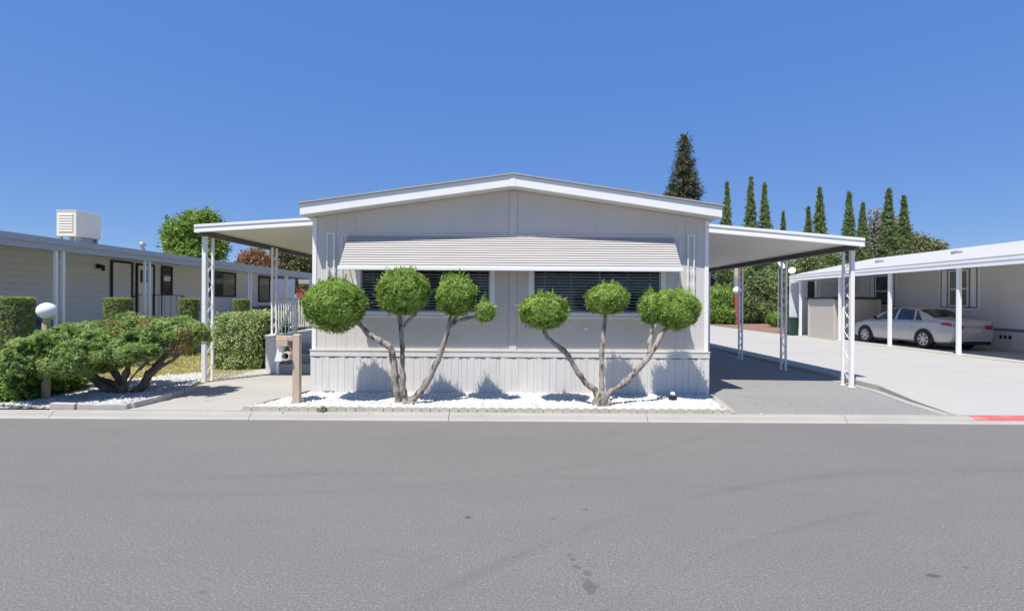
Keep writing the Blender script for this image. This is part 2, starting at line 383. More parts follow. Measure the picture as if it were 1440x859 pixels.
g = MB(); g.hexa([(3.28,7.67,.02),(3.42,7.67,.02),(3.66,9.2,.02),(3.55,9.2,.02),(3.28,7.67,.112),(3.42,7.67,.112),(3.66,9.2,.108),(3.55,9.2,.108)])
struct('kerb', g, M['kerb'])
# pale concrete slab of the neighbouring drive, cast in bays; its left edge stands above the asphalt
mslab = surf('driveway_concrete', (.395,.385,.36), .85, .04, .7, .12, 130, dirt=((.33,.32,.30), .25, .5, (.45,1.4,1)))
g = MB(); j = [7.665, 8.7, 10.0, 13.2, 16.5, 19.8, 23.1, 26.4, 29.7, 33., 37.]
zr = lambda y: min(.16, .097+.028*(y-7.66))
for a, b in zip(j[:-1], j[1:]):
    for x0, x1 in ((None, 10.8), (10.8, 14.2)):
        le = lambda y: 6.775 if y < 8 else (6.955 if y < 9 else 7.31)
        l0 = x0 if x0 else le(a); l1 = x0 if x0 else le(b)
        e = .006 if a > 9 or x0 else .0
        g.hexa([(l0+e,a+e,.0),(x1-e,a+e,.0),(x1-e,b-e,.0),(l1+e,b-e,.0),(l0+e,a+e,zr(a)),(x1-e,a+e,zr(a)),(x1-e,b-e,zr(b)),(l1+e,b-e,zr(b))])
struct('driveway', g, mslab)
g = MB(); g.box(14.206, 17.45, 7.67, 26.2, 0, .172)
struct('pavement', g, mslab)
ground_sheet('ground', [(14.21,26.3),(40,26.3),(40,60),(5,60),(5,37.1),(14.21,37.1)], .175, M['mulch'])
# left: concrete parking apron and walk, lawn
mwalk = surf('walk_concrete', (.385,.37,.335), .85, .06, .9, .15, 120, dirt=((.29,.275,.25), .35, .6, (.5,1.5,1)))
g = MB()
g.prism([(-6.00,7.665),(-4.22,7.665),(-3.83,9.25),(-3.83,9.6),(-6.10,9.6)], 0, .098)
g.prism([(-6.15,9.608),(-3.80,9.608),(-3.80,12.3),(-6.22,12.3),(-6.95,11.75),(-6.9,11.3)], 0, .099)
struct('path', g, mwalk)
ground_sheet('lawn', [(-10.6,8.15),(-6.0,8.15),(-6.1,9.6),(-6.22,12.3),(-6.22,26),(-10.6,26)], .08, surf('lawn_soil', (.36,.33,.15), .95, .25, 3, .4, 40))
lv = Leaves(); n = 60000
px = RNG.uniform(-10.5,-6.25,n); py = 8.2+17*RNG.random(n)**2.0
keep = np.array([not (x > -8.2 and y < 9.3) for x, y in zip(px, py)])
px, py = px[keep], py[keep]; n = len(px)
pos = np.stack([px,py,np.full(n,.078)],1); d = RNG.normal(size=(n,3))*.5; d[:,2] += 1
lv.leaves(pos, d, .055*np.exp(RNG.normal(size=n)*.3), .012, .5+.9*nz(pos, .9)+RNG.normal(size=n)*.2)
o = lv.build('grass', L['grass']); o['kind'] = 'stuff'
ground_sheet('pavement', [(-15,7.67),(-10.6,7.67),(-10.6,32),(-15,32)], .09, mwalk)

# white gravel beds: thousands of marble chips on a pale base
def inside(poly, x, y):
    c = np.zeros(len(x), bool); n = len(poly)
    for i in range(n):
        x0, y0 = poly[i]; x1, y1 = poly[(i+1) % n]
        c ^= ((y0 > y) != (y1 > y)) & (x < (x1-x0)*(y-y0)/(y1-y0+1e-12)+x0)
    return c
def gravel(name, poly, z, n, size, mat, mound=0., label=None):
    xs = [p[0] for p in poly]; ys = [p[1] for p in poly]
    px = RNG.uniform(min(xs), max(xs), n); py = RNG.uniform(min(ys), max(ys), n)
    k = inside(poly, px, py); px, py = px[k], py[k]; n = len(px)
    base = np.stack([px, py, np.zeros(n)], 1)
    pz = z+mound*(.5+nz(base, 1.7))+RNG.uniform(-.006,.012,n)
    A = RNG.normal(size=(n,3,3)); Q = np.linalg.qr(A)[0]
    s = size*np.exp(RNG.normal(size=n)*.3)
    sc3 = np.stack([s, s*RNG.uniform(.6,1,n), s*RNG.uniform(.45,.8,n)], 1)
    v = ICO1_V[None]*(1+.25*RNG.normal(size=(n,12,1)))*sc3[:,None,:]
    v = np.einsum('nij,nkj->nki', Q, v)+np.stack([px,py,pz],1)[:,None,:]
    f = (ICO1_F[None]+12*np.arange(n)[:,None,None]).reshape(-1,3)
    me = np_mesh(name, v.reshape(-1,3), np.zeros((0,4),int), f)
    o = link(name, me, mat); o['kind'] = 'stuff'
    return o
bedA = [(-4.15,7.74),(3.27,7.74),(3.52,9.14),(-3.76,9.14)]
ground_sheet('ground', [(-4.2,7.67),(3.275,7.67),(3.545,9.19),(-3.79,9.19)], .085, M['pebble'])
gravel('white_gravel', bedA, .098, 26000, .018, M['pebble'], .018)
bedB = [(-8.0,7.73),(-7.3,7.73),(-6.10,7.80),(-6.05,8.5),(-6.22,9.6),(-6.90,11.2),(-7.25,11.3),(-7.8,10.3),(-8.35,9.4),(-8.3,8.5),(-8.2,7.9)]
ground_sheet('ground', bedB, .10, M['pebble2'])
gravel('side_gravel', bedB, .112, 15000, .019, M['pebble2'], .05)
# sparse stray chips scattered on the apron and kerb
gravel('stray_chips', [(-4.5,7.52),(4.0,7.52),(4.0,7.66),(-4.5,7.66)], .098, 26, .012, M['pebble'])

# ================================================================ main house
XL, XR, YF, YB, RX = -3.74, 3.545, 9.19, 26.0, -.06
EL, ER = -3.84, 3.66
def zf(x):                                           # underside of the rake at x
    return 3.85-(RX-x)*(3.85-3.31)/(RX-EL) if x < RX else 3.85-(x-RX)*(3.85-3.31)/(ER-RX)
house = thing('mobile_home', (0, YF, .1), 'wide pale grey mobile home with low white gable and ribbed skirting facing the street', 'mobile home')
WL, WR, WB, WT = (-2.86,-.473), (.328,2.678), 1.62, 2.62
g = MB(); T = .006
edges = [XL,-3.5,-3.3,-3.12,-2.95,-1.72,-.383,-.125,.026,.238,1.5,2.768,2.95,3.13,3.33,XR]
def board(x0, x1, z0, z1=None):
    a, b = x0+.0016, x1-.0016
    t0 = (zf(a)+.005) if z1 is None else z1; t1 = (zf(b)+.005) if z1 is None else z1
    g.hexa([(a,YF,z0),(b,YF,z0),(b,YF+T,z0),(a,YF+T,z0),(a,YF,t0),(b,YF,t1),(b,YF+T,t1),(a,YF+T,t0)])
for a, b in zip(edges[:-1], edges[1:]):
    c = (a+b)/2
    if -2.95 < c < -.383 or .238 < c < 2.768:
        board(a, b, WT+.09)
    else: board(a, b, .9)
board(-2.95, -.383, .9, WB-.11); board(.238, 2.768, .9, WB-.11)
# sheathing behind the boards (two window openings) and the long side and rear walls
B0, B1 = YF+T, YF+.06
def sheath(x0, x1, z0, z1=None):
    t0 = zf(x0)+.004 if z1 is None else z1; t1 = zf(x1)+.004 if z1 is None else z1
    g.hexa([(x0,B0,z0),(x1,B0,z0),(x1,B1,z0),(x0,B1,z0),(x0,B0,t0),(x1,B0,t1),(x1,B1,t1),(x0,B1,t0)])
sheath(XL+.004, WL[0], .9); sheath(WL[1], RX, .9); sheath(RX, WR[0], .9); sheath(WR[1], XR-.004, .9)
for w in (WL, WR): sheath(w[0], w[1], .9, WB); sheath(w[0], w[1], WT)
g.box(XL+.004, XL+.1, B1, YB, .9, 3.29); g.box(XR-.1, XR-.004, B1, YB, .9, 3.29); g.box(XL+.1, XR-.1, YB-.1, YB, .9, 3.29)
g.box(XL+.1, XR-.1, B1, YB-.1, .86, .9)
g.build('wall', M['siding'], house)
g = MB(); g.hexa([(-.122,YF-.018,.9),(.023,YF-.018,.9),(.023,YF-.001,.9),(-.122,YF-.001,.9),(-.122,YF-.018,3.835),(.023,YF-.018,3.835),(.023,YF-.001,3.835),(-.122,YF-.001,3.835)])
g.build('centre_batten', M['siding'], house, bevel=.004)
for x0, x1 in ((XL-.012, XL+.065), (XR-.06, XR+.012)):
    g = MB(); g.box(x0, x1, YF-.014, YF-.002, .9, 3.31)
    xx = x0 if x0 < 0 else x1-.010
    g.box(xx, xx+.010, YF-.002, YF+.07, .9, 3.29)
    g.build('corner_trim', M['white'], house, bevel=.003)
# roof
g = MB()
for a, b in ((EL-.03, RX), (RX, ER+.03)):
    g.slab(a, b, 8.80, YB+.3, zf(a)+.203, zf(b)+.203, .026)
roof = g.build('roof', M['shingle'], house)
g = MB()
for a, b in ((EL, RX-.05), (RX-.05, RX+.05), (RX+.05, ER)):
    if a < RX < b:
        g.hexa([(a,8.826,zf(a)-.004),(b,8.826,zf(b)-.004),(b,8.875,zf(b)-.004),(a,8.875,zf(a)-.004),(a,8.826,zf(RX)+.199),(b,8.826,zf(RX)+.199),(b,8.875,zf(RX)+.199),(a,8.875,zf(RX)+.199)])
    else: g.slab(a, b, 8.83, 8.87, zf(a), zf(b), .199)
g.box(EL, EL+.03, 8.872, YB+.2, 3.31, 3.508); g.box(ER-.03, ER, 8.872, YB+.2, 3.31, 3.508)
g.build('fascia', M['white'], house, bevel=.006)
g = MB()
for a, b in ((EL+.031, RX), (RX, ER-.031)): g.slab(a, b, 8.873, YF+.02, zf(a)+.012, zf(b)+.012, .02)
g.box(EL+.031, XL-.002, YF+.021, YB, 3.322, 3.342); g.box(XR+.002, ER-.031, YF+.021, YB, 3.322, 3.342)
g.build('soffit', M['soffit'], house)
# windows with blinds behind glass
for (x0, x1), rest in ((WL, 0), (WR, 1)):
    fr = MB(); k = .09
    fr.box(x0-k, x0, YF-.02, YF+.05, WB-.105, WT+k); fr.box(x1, x1+k, YF-.02, YF+.05, WB-.105, WT+k); fr.box(x0, x1, YF-.02, YF+.05, WT, WT+k)
    w = fr.build('window', M['white'], house, bevel=.004)
    sl = MB(); sl.box(x0, x1, YF-.035, YF+.05, WB-.105, WB-.02); sl.box(x0-.1, x1+.1, YF-.055, YF-.0205, WB-.125, WB-.095); sl.build('sill', M['white'], w, bevel=.005)
    ir = MB(); e = .025                               # slim aluminium sash inside the trim
    ir.box(x0, x1, YF+.012, YF+.03, WB-.02, WB+.01); ir.box(x0, x0+e, YF+.012, YF+.03, WB+.01, WT); ir.box(x1-e, x1, YF+.012, YF+.03, WB+.01, WT)
    ir.build('sash', M['galv'], w)
    gl = MB(); gl.box(x0+e, x1-e, YF+.019, YF+.023, WB+.01, WT); gl.build('pane', M['glass'], w)
    bl = MB(); z = WB+.02
    while z < WT:
        z += random.uniform(-.005,.005)
        bl.hexa([(x0+.01,YF+.062,z),(x1-.01,YF+.062,z),(x1-.01,YF+.092,z+.020),(x0+.01,YF+.092,z+.020),(x0+.01,YF+.062,z+.004),(x1-.01,YF+.062,z+.004),(x1-.01,YF+.092,z+.024),(x0+.01,YF+.092,z+.024)]); z += .056
    for q in (.09, .30, .52, .74, .92):
        xx = x0+(x1-x0)*q; bl.box(xx-.003, xx+.003, YF+.058, YF+.061, WB+.01, WT)
    bl.build('blind', M['blind'], w)
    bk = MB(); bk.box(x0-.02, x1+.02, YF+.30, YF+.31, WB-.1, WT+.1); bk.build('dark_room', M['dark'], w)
# skirting
g = MB(); g.box(XL-.03, XR+.03, YF-.05, YF-.001, .776, .897); g.box(XL-.04, XR+.04, YF-.06, YF-.0505, .878, .900)
g.box(XL-.03, XL-.002, YF-.001, YB, .776, .897); g.box(XR+.002, XR+.03, YF-.001, YB, .776, .897)
g.build('skirting_band', M['skirt'], house, bevel=.004)
def ribs(x0, x1):
    out = []; x = x0; i = 0
    while x < x1-.09:
        w = .062 if i % 5 else .10
        d = .006 if i % 2 else .0
        out += [(x, d), (x+w-.012, d)]; x += w; i += 1
        out += [(x-.006, .013 if i % 5 == 0 else .009)] if i % 2 == 0 else []
    out.append((x1, 0)); return out
pr = ribs(XL-.02, XR+.02)
g = MB(); n = len(pr); y0 = YF-.045
g.add([(x,y0+d,.05) for x,d in pr]+[(x,y0+d,.770) for x,d in pr], [(i,i+1,n+i+1,n+i) for i in range(n-1)])
g.add([(XL-.02,y0+.001,.05),(XL-.02,YB,.05),(XL-.02,YB,.776),(XL-.02,y0+.001,.776)], [(0,1,2,3)])
g.add([(XR+.02,y0+.001,.05),(XR+.02,YB,.05),(XR+.02,YB,.776),(XR+.02,y0+.001,.776)], [(3,2,1,0)])
g.add([(XL-.02,y0+.03,.05),(XR+.02,y0+.03,.05),(XR+.02,y0+.03,.776),(XL-.02,y0+.03,.776)], [(0,1,2,3)])
sk = g.build('skirting', M['skirt'], house)
g = MB(); x = XL+.01
while x < XR-.3:                                     # dark slots of the vented top edge
    g = MB(); g.box(x, x+.17, y0-.004, y0-.001, .762, .772); g.build('vent_slot', M['dark'], sk); x += .30
g = MB(); g.box(XL+.23, XL+.42, y0-.004, y0-.001, .10, .135); g.build('floor_vent', M['black'], sk)
c = P(824, 462, YF-.02); g = MB(); g.tube([(c.x,YF-.001,c.z),(c.x,YF-.03,c.z)], .028, 14); g.build('pipe_cap', M['white'], house, True)

# awning over the two windows
aw = thing('awning', (-.09, YF, 2.36), 'long ribbed aluminium awning over both front windows of the grey home', 'awning')
AX0, AX1 = -3.09, 2.90
top, bot = (YF-.02, 2.985), (8.69, 2.385); N = 13
prof = []; under = []
for i in range(N):
    a, b = i/N, (i+1)/N
    ya, za = top[0]+(bot[0]-top[0])*a, top[1]+(bot[1]-top[1])*a
    yb, zb = top[0]+(bot[0]-top[0])*b, top[1]+(bot[1]-top[1])*b
    prof += [(ya-.002, za+.001), (ya-.020, za-.010), (yb-.019, zb+.008), (yb-.013, zb+.002)]
under = [(y+.014, z-.004) for y, z in ((bot[0], bot[1]), (top[0], top[1]))]
g = MB(); g.extrude(prof+under, AX0, AX1); g.build('slat_panel', M['awning'], aw)
g = MB(); g.box(AX0-.015, AX1+.015, bot[0]-.035, bot[0]+.012, bot[1]-.05, bot[1]+.012); g.build('front_lip', M['white'], aw, bevel=.006)
g = MB(); g.box(AX0-.01, AX1+.01, YF-.04, YF-.003, 2.987, 3.015); g.build('wall_rail', M['siding'], aw)
for sgn, xs_ in ((-1, (-3.47,-3.34)), (1, (3.165,3.275))):
    g = MB()
    for x in xs_: g.box(x-.010, x+.010, YF-.05, YF-.03, 1.75, 3.02)
    g.box(xs_[0]-.01, xs_[1]+.01, YF-.05, YF-.032, 3.02, 3.04); g.box(xs_[0]+.01, xs_[1]-.01, YF-.045, YF-.035, 1.75, 1.765)
    for zc in (2.36, 2.12):                          # wrought scrolls
        for dx, s in ((0,1),(0,-1)):
            cx = (xs_[0]+xs_[1])/2
            pts = [(cx+s*(.052-.030*math.cos(t))*.9-.0, YF-.04, zc+.045*math.sin(t)*(1-t/14)) for t in np.linspace(0, 5.2, 16)]
            g.tube(pts, .006, 6)
    for x in xs_: g.box(x-.008, x+.008, YF-.03, YF-.001, 1.80, 1.82); g.box(x-.008, x+.008, YF-.03, YF-.001, 2.9, 2.92)
    if sgn < 0: g.box(xs_[1]+.13, xs_[1]+.145, YF-.02, YF-.006, 1.75, 3.0)
    else: g.box(xs_[0]-.15, xs_[0]-.135, YF-.02, YF-.006, 1.75, 3.0)
    g.build('side_bracket', M['white'], aw)
    x = AX0 if sgn < 0 else AX1
    g = MB(); g.tube([(x,8.71,2.39),(x,YF-.01,2.45)], .010, 6); g.build('arm', M['white'], aw)

# ================================================================ carports
def lattice_post(parent, x, y, z0, z1, gap, w1, w2):
    g = MB(); g.box(x-w1/2, x+w1/2, y-w1/2, y+w1/2, z0, z1); g.box(x-w2/2, x+w2/2, y+gap-w2/2, y+gap+w2/2, z0, z1)
    g.box(x-w1/2-.02, x+w1/2+.02, y-w1/2-.02, y+w1/2+.02, z0-.002, z0+.012); g.box(x-w2/2-.02, x+w2/2+.02, y+gap-w2/2-.02, y+gap+w2/2+.02, z0-.002, z0+.012)
    o = g.build('post', M['white'], parent, bevel=.005)
    g = MB(); a, b = y+w1/2, y+gap-w2/2; z = z0+.12; s = 0
    while z < z1-.25:                                # zigzag and small scrolls between the two legs
        ya, yb = (a, b) if s % 2 == 0 else (b, a)
        g.tube([(x,ya,z),(x,yb,z+.21)], .006, 5)
        cy = (a+b)/2
        g.tube([(x, cy+.028*math.cos(t), z+.105+.032*math.sin(t)) for t in np.linspace(0, 6.2, 9)], .005, 4)
        z += .21; s += 1
    g.build('lattice', M['white'], o)
    return o
def carport(label, xi, xo, zi, zo, y0, y1, th, posts):
    root = thing('carport', (xo, y0, .1), label, 'carport', 'flat carport roofs beside the home')
    s = 1 if xo > xi else -1
    a, b = (xi, xo) if s > 0 else (xo, xi); za, zb = (zi, zo) if s > 0 else (zo, zi)
    zz = lambda x: za+(zb-za)*(x-a)/(b-a)
    g = MB(); w = .41; y = y0+.05                     # pan panels, each with a narrow seam
    while y < y1-.05:
        ye = min(y+w, y1-.03)
        g.slab(a+.05, b-.05, y+.004, ye-.004, zz(a+.05)+.05, zz(b-.05)+.05, .06); y += w
    g.slab(a+.05, b-.05, y0+.05, y1-.05, zz(a+.05)+.066, zz(b-.05)+.066, .03)
    g.build('roof_panel', M['soffit'], root)
    g = MB()
    def trim(x0, x1, ya, yb):
        g.slab(x0, x1, ya, yb, zz(x0)+th*.70, zz(x1)+th*.70, th*.30)
    g.slab(a, b, y0-.015, y0+.05, zz(a)+th*.68, zz(b)+th*.68, th*.32)
    g.slab(a, b, y0, y0+.05, zz(a)+th*.28, zz(b)+th*.28, th*.39)
    g.slab(a, b, y0-.010, y0+.05, zz(a), zz(b), th*.27)
    e0, e1 = (b-.05, b) if s > 0 else (a, a+.05)
    q = .012*s
    g.slab(e0+q*(s>0), e1+q, y0+.051, y1, zz(e0)+th*.68, zz(e1)+th*.68, th*.32)
    g.slab(e0, e1, y0+.051, y1, zz(e0)+th*.28, zz(e1)+th*.28, th*.39)
    g.slab(e0+q*(s>0), e1+q, y0+.051, y1, zz(e0), zz(e1), th*.27)
    g.slab(a, b, y1+.002, y1+.04, zz(a), zz(b), th)
    g.build('fascia', M['white'], root, bevel=.003)
    xb = posts[0][0]
    g = MB(); g.slab(xb-.04, xb+.04, y0+.06, y1-.05, zz(xb-.04)-.06, zz(xb+.04)-.06, .105); g.build('edge_beam', M['beamshade'], root)
    for x, y, z0, gap, w1, w2 in posts: lattice_post(root, x, y, z0, zz(x)-.062, gap, w1, w2)
    return root
carport('wide carport roof on lattice posts over the empty asphalt drive', 3.672, 7.08, 3.243, 2.954, 10.1, 19.2, .175,
        [(6.97,10.32,.064,.27,.075,.045)]+[(6.97,y,.064,.22,.045,.045) for y in (12.83,15.3,17.9)])
carport('narrower porch roof on lattice posts over the steps and concrete walk', -3.862, -6.53, 3.336, 3.16, 10.1, 17.6, .16,
        [(-6.42,10.28,.098,.27,.08,.045),(-6.12,12.52,.942,.22,.045,.045)])

# ================================================================ porch with steps
po = thing('porch', (-5., 12.34, .1), 'raised white porch with grey steps and baluster railing at the side of the home', 'porch')
g = MB(); g.box(-6.2, XL-.06, 12.345, 16.6, .05, .90); g.box(-5.80, -5.56, 11.58, 12.343, .05, .925); g.build('skirt_wall', M['skirt'], po)
g = MB(); g.box(-6.23, XL-.055, 12.32, 16.65, .902, .94); g.box(-5.83, -5.53, 11.55, 12.318, .927, .942); g.build('deck', M['skirt'], po)
g = MB(); st = [(11.5,.32),(11.78,.525),(12.06,.73)]
for i, (y, z) in enumerate(st):
    yn = st[i+1][0] if i < 2 else 12.318
    g.box(-5.52, XL-.08, y, yn-.001, .05, z-.03); g.box(-5.525, XL-.075, y-.03, yn-.031 if i < 2 else 12.318, z-.029, z)
g.build('steps', M['step'], po)
g = MB(); g.box(-6.14,-6.09, 12.75, 16.5, 1.815, 1.855); g.box(-6.13,-6.10, 12.75, 16.5, 1.03, 1.06)
y = 12.87
while y < 16.45: g.box(-6.127,-6.103, y-.012, y+.012, 1.0605, 1.8145); y += .135
g.box(-6.14,-6.09, 16.5, 16.55, .94, 1.9)
g.build('railing', M['white'], po)
g = MB(); g.box(-5.50,-5.44, 11.44, 11.50, .099, 1.02); g.box(-5.50,-5.44, 12.36, 12.42, .94, 1.90)
g.tube([(-5.47,11.40,1.0),(-5.47,12.42,1.86)], .028, 8); g.tube([(-5.47,11.50,.42),(-5.47,12.36,1.14)], .018, 8)
for t in (.2,.4,.6,.8): g.tube([(-5.47,11.47+t*.92,.40+t*.76),(-5.47,11.47+t*.92,1.02+t*.84)], .012, 6)
g.build('handrail', M['white'], po)
# small things around the porch
def potted(x, y, z, label):
    r = thing('potted_plant', (x,y,z), label, 'plant', 'pots at the porch edge')
    g = MB(); g.lathe([(.055,0),(.075,.13),(.082,.13),(.082,.155),(.07,.155),(.065,.13)], (x,y,z), 14); g.build('pot', M['black'], r, True)
    lv = Leaves(); lv.ball((x,y,z+.19), (.09,.09,.08), 40, 6, .06, .02, .02, 0); lv.build('leaves', L['bush'], r)
rb = thing('hanging_box', P(423, 425, 15.5), 'small red box on a slim post beyond the porch railing', 'box')
c = P(423, 414, 15.5)
g = MB(); g.box(c.x-.11, c.x+.11, 15.4, 15.6, c.z-.11, c.z+.09); g.build('body', M['redbox'], rb, bevel=.01)
g = MB(); g.hexa([(c.x-.115,15.39,c.z+.091),(c.x+.115,15.39,c.z+.091),(c.x+.115,15.61,c.z+.091),(c.x-.115,15.61,c.z+.091),(c.x-.03,15.37,c.z+.17),(c.x+.03,15.37,c.z+.17),(c.x+.03,15.63,c.z+.17),(c.x-.03,15.63,c.z+.17)]); g.build('roof', M['redbox'], rb)
g = MB(); g.tube([(c.x,15.5,.94),(c.x,15.5,c.z-.11)], .02, 8); g.build('post', M['darkbrown'], rb)
potted(P(388,466,12.5).x, 13.0, .942, 'small dark flower pot at the front edge of the porch')

# ================================================================ wooden post with plaque and paper tube
mp = thing('mail_post', (-3.57, 8.15, .1), 'weathered wooden post with a side arm, plaque and paper tube in the gravel', 'post')
X, Y = -3.57, 8.15
g = MB(); g.box(X-.056, X+.056, Y-.05, Y+.05, .06, 1.22)
g.hexa([(X-.058,Y-.055,1.22),(X+.058,Y-.055,1.22),(X+.058,Y+.055,1.22),(X-.058,Y+.055,1.22),(X-.04,Y-.04,1.245),(X+.04,Y-.04,1.245),(X+.04,Y+.04,1.245),(X-.04,Y+.04,1.245)])
g.build('upright', M['wood'], mp, bevel=.006)
g = MB(); g.box(X-.33, X-.0585, Y-.045, Y+.045, 1.135, 1.215)
g.hexa([(X-.12,Y-.03,1.02),(X-.0585,Y-.03,.90),(X-.0585,Y+.03,.90),(X-.12,Y+.03,1.02),(X-.20,Y-.03,1.134),(X-.14,Y-.03,1.134),(X-.14,Y+.03,1.134),(X-.20,Y+.03,1.134)])
g.build('arm', M['wood'], mp, bevel=.005)
g = MB(); g.box(X-.31, X-.13, Y-.07, Y-.047, 1.05, 1.17); g.build('plaque', M['wood'], mp, bevel=.004, label='pale plaque on the arm')
g = MB(); n = 20; cz = .895; cxn = X-.14
for r0, r1 in ((.072,.052),):
    ring = lambda r, yy: [(cxn+r*math.cos(2*math.pi*k/n), yy, cz+r*math.sin(2*math.pi*k/n)) for k in range(n)]
    vs = ring(r0, Y-.12)+ring(r1, Y-.12)+ring(r1, Y+.26)+ring(r0, Y+.27)
    fs = []
    for j in range(3): fs += [(j*n+k, (j+1)*n+k, (j+1)*n+(k+1)%n, j*n+(k+1)%n) for k in range(n)]
    fs += [(k, (k+1)%n, 3*n+(k+1)%n, 3*n+k) for k in range(n)]
    g.add(vs, fs)
tb = g.build('paper_tube', M['beige'], mp, True)
g = MB(); g.tube([(cxn,Y+.02,cz),(cxn,Y+.24,cz)], .0515, 18); g.build('tube_inside', M['dark'], tb)
g = MB(); g.hexa([(X-.36,Y-.03,.80),(X-.24,Y-.03,.80),(X-.24,Y+.05,.80),(X-.36,Y+.05,.80),(X-.30,Y-.03,1.04),(X-.24,Y-.03,1.04),(X-.24,Y+.05,1.04),(X-.30,Y+.05,1.04)])
g.box(X-.275, X-.265, Y, Y+.01, 1.041, 1.134); g.build('hanging_bell', M['white'], mp, bevel=.006)
g = MB(); g.box(X-.058-.012, X+.06, Y-.062, Y-.0555, .08, .17); g.build('metal_foot', M['wood'], mp)

# ================================================================ topiary trees
def limb(g, pix, D, radii, dz=None, n=8):
    pts = [P(a, b, D+(dz[i] if dz else 0)) for i, (a, b) in enumerate(pix)]
    sp = spline(pts, n); m = len(sp)
    rr = [(.86 if D < 8.6 else 1.)*np.interp(i/(m-1)*(len(pix)-1), range(len(pix)), radii) for i in range(m)]
    sp = [p+Vector((mnoise.noise(p*4)*.02, mnoise.noise(p*4+Vector((9,0,0)))*.02, 0)) for p in sp]
    g.tube(sp, rr, 14, .3, rough=.35)
def topiary(label, base, limbs, balls):
    b = P(*base); root = thing('topiary_tree', (b.x, b.y, .1), label, 'topiary tree', 'cloud pruned trees in front of the home')
    g = MB()
    for l in limbs: limb(g, *l)
    g.build('trunk', M['bark'], root, True)
    for px, py, D, rx, ry, rd, t in balls:
        c = P(px, py, D); k = D/F; tt = c.x/c.y; rd *= .95
        r = (math.sqrt(max((rx*k)**2-(tt*rd)**2, (.6*rx*k)**2)), rd, ry*k)
        lv = Leaves(); area = (r[0]*r[2]+r[0]*r[1]+r[1]*r[2])/3
        n = int(area*15000)
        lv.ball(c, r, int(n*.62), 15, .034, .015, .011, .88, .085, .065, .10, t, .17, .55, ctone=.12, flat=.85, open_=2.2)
        lv.ball(c, (r[0]*.99,r[1]*.99,r[2]*.99), int(n*.12), 9, .05, .013, .02, 0, .085, .04, .3, t+.05, .2, .5)
        q = 5 if rx > 20 else 2                      # a few longer shoots the shears missed
        d = sphere_dirs(60); d = d[d[:,2] > .75][:q]
        lv.clumps(np.array(c)+d*np.array(r), np.array([[0,0,1.]]*len(d)), 10, .018, .085, .016, .3, .7, t+.1, .1)
        lv.build('foliage_ball', L['topiary'], root)
    return root
topiary('topiary tree with three big leafy balls and one small one, nearer the wooden post', (572,568,8.24),
    [([(562,569),(557,545),(555,520),(550,492),(538,481),(523,473),(508,458),(494,444)], 8.24, [.075,.075,.065,.06,.06,.052,.045,.04]),
     ([(568,569),(566,545),(565,520),(566,490),(564,465),(562,445),(561,425)], 8.26, [.07,.065,.05,.045,.04,.035,.03]),
     ([(564,462),(572,453),(585,440),(590,425)], 8.24, [.03,.032,.028,.02]),
     ([(574,568),(585,558),(600,539),(614,512),(624,484),(631,460),(633,440),(636,425)], 8.2, [.085,.06,.06,.052,.047,.04,.032,.022]),
     ([(632,460),(642,452),(655,448),(668,446),(680,441)], 8.2, [.035,.035,.028,.022,.016]),
     ([(633,456),(641,446),(650,432)], 8.25, [.025,.025,.018]),
     ([(560,572),(575,566),(590,571)], 8.2, [.06,.10,.05])],
    [(471,430,8.24,44,36,.48,.5),(567,411,8.13,36.5,32,.40,.5),(642,416,8.22,27.5,28,.32,.5),(682,439,8.15,13.5,14,.15,.6)])
topiary('topiary tree with flatter leafy balls and a swollen stump base, toward the carport side', (846,571,8.16),
    [([(843,566),(836,549),(822,536),(809,518),(797,497),(785,487),(771,476),(766,464),(766,445)], 8.16, [.08,.06,.055,.052,.05,.045,.042,.035,.025]),
     ([(845,566),(846,545),(846,510),(847,482),(850,460),(851,444),(853,425)], 8.18, [.07,.055,.045,.045,.043,.04,.03], [0,.03,.08,.12,.16,.2,.22]),
     ([(848,567),(858,551),(883,534),(906,508),(922,487),(932,470),(941,456),(950,440)], 8.14, [.08,.058,.058,.055,.05,.048,.042,.03], [0,.03,.08,.14,.2,.25,.3,.32]),
     ([(913,496),(914,484),(917,470),(916,456),(914,440)], 8.3, [.04,.04,.036,.03,.02], [0,.05,.1,.15,.2]), ([(918,467),(923,458),(926,450)], 8.38, [.02,.022,.018]),
     ([(832,569),(840,566),(852,567),(858,569)], 8.14, [.05,.10,.11,.05]), ([(842,571),(845,562),(847,550)], 8.1, [.13,.115,.07])],
    [(765,438,8.16,34,24,.38,.56),(854,421,8.40,30,20.5,.34,.58),(915,433,8.5,15.5,22,.2,.5),(951,435,8.46,33,28,.38,.56)])

# ================================================================ juniper, lamp, left planting
jn = thing('juniper', (P(168,556,8.79).x, 8.79, .1), 'spreading juniper on dark twisted stems in the side gravel bed', 'shrub')
g = MB()
for l in ([( [(172,558),(160,553),(140,540),(122,525),(100,512)], 8.75, [.09,.075,.06,.05,.035]),
           ([(170,557),(160,540),(140,533),(126,520)], 8.85, [.07,.05,.045,.03]),
           ([(172,557),(168,535),(160,520),(168,500),(172,480)], 8.95, [.08,.06,.055,.045,.03]),
           ([(174,557),(174,535),(180,515),(188,498),(200,480)], 8.7, [.065,.045,.04,.035,.02]),
           ([(185,556),(200,543),(208,528),(222,512),(235,498),(250,485),(268,470)], 8.8, [.09,.08,.07,.055,.045,.03,.02]),
           ([(208,530),(228,514),(245,505),(262,492)], 8.6, [.04,.03,.022,.015]),
           ([(196,520),(212,506),(232,495),(238,485),(256,480)], 8.55, [.02,.025,.025,.02,.012]),
           ([(178,545),(190,525),(203,512),(215,500)], 8.5, [.02,.018,.018,.012]),
           ([(150,565),(172,556),(195,562)], 8.75, [.05,.10,.05])]): limb(g, *l)
g.build('trunk', M['dbark'], jn, True)
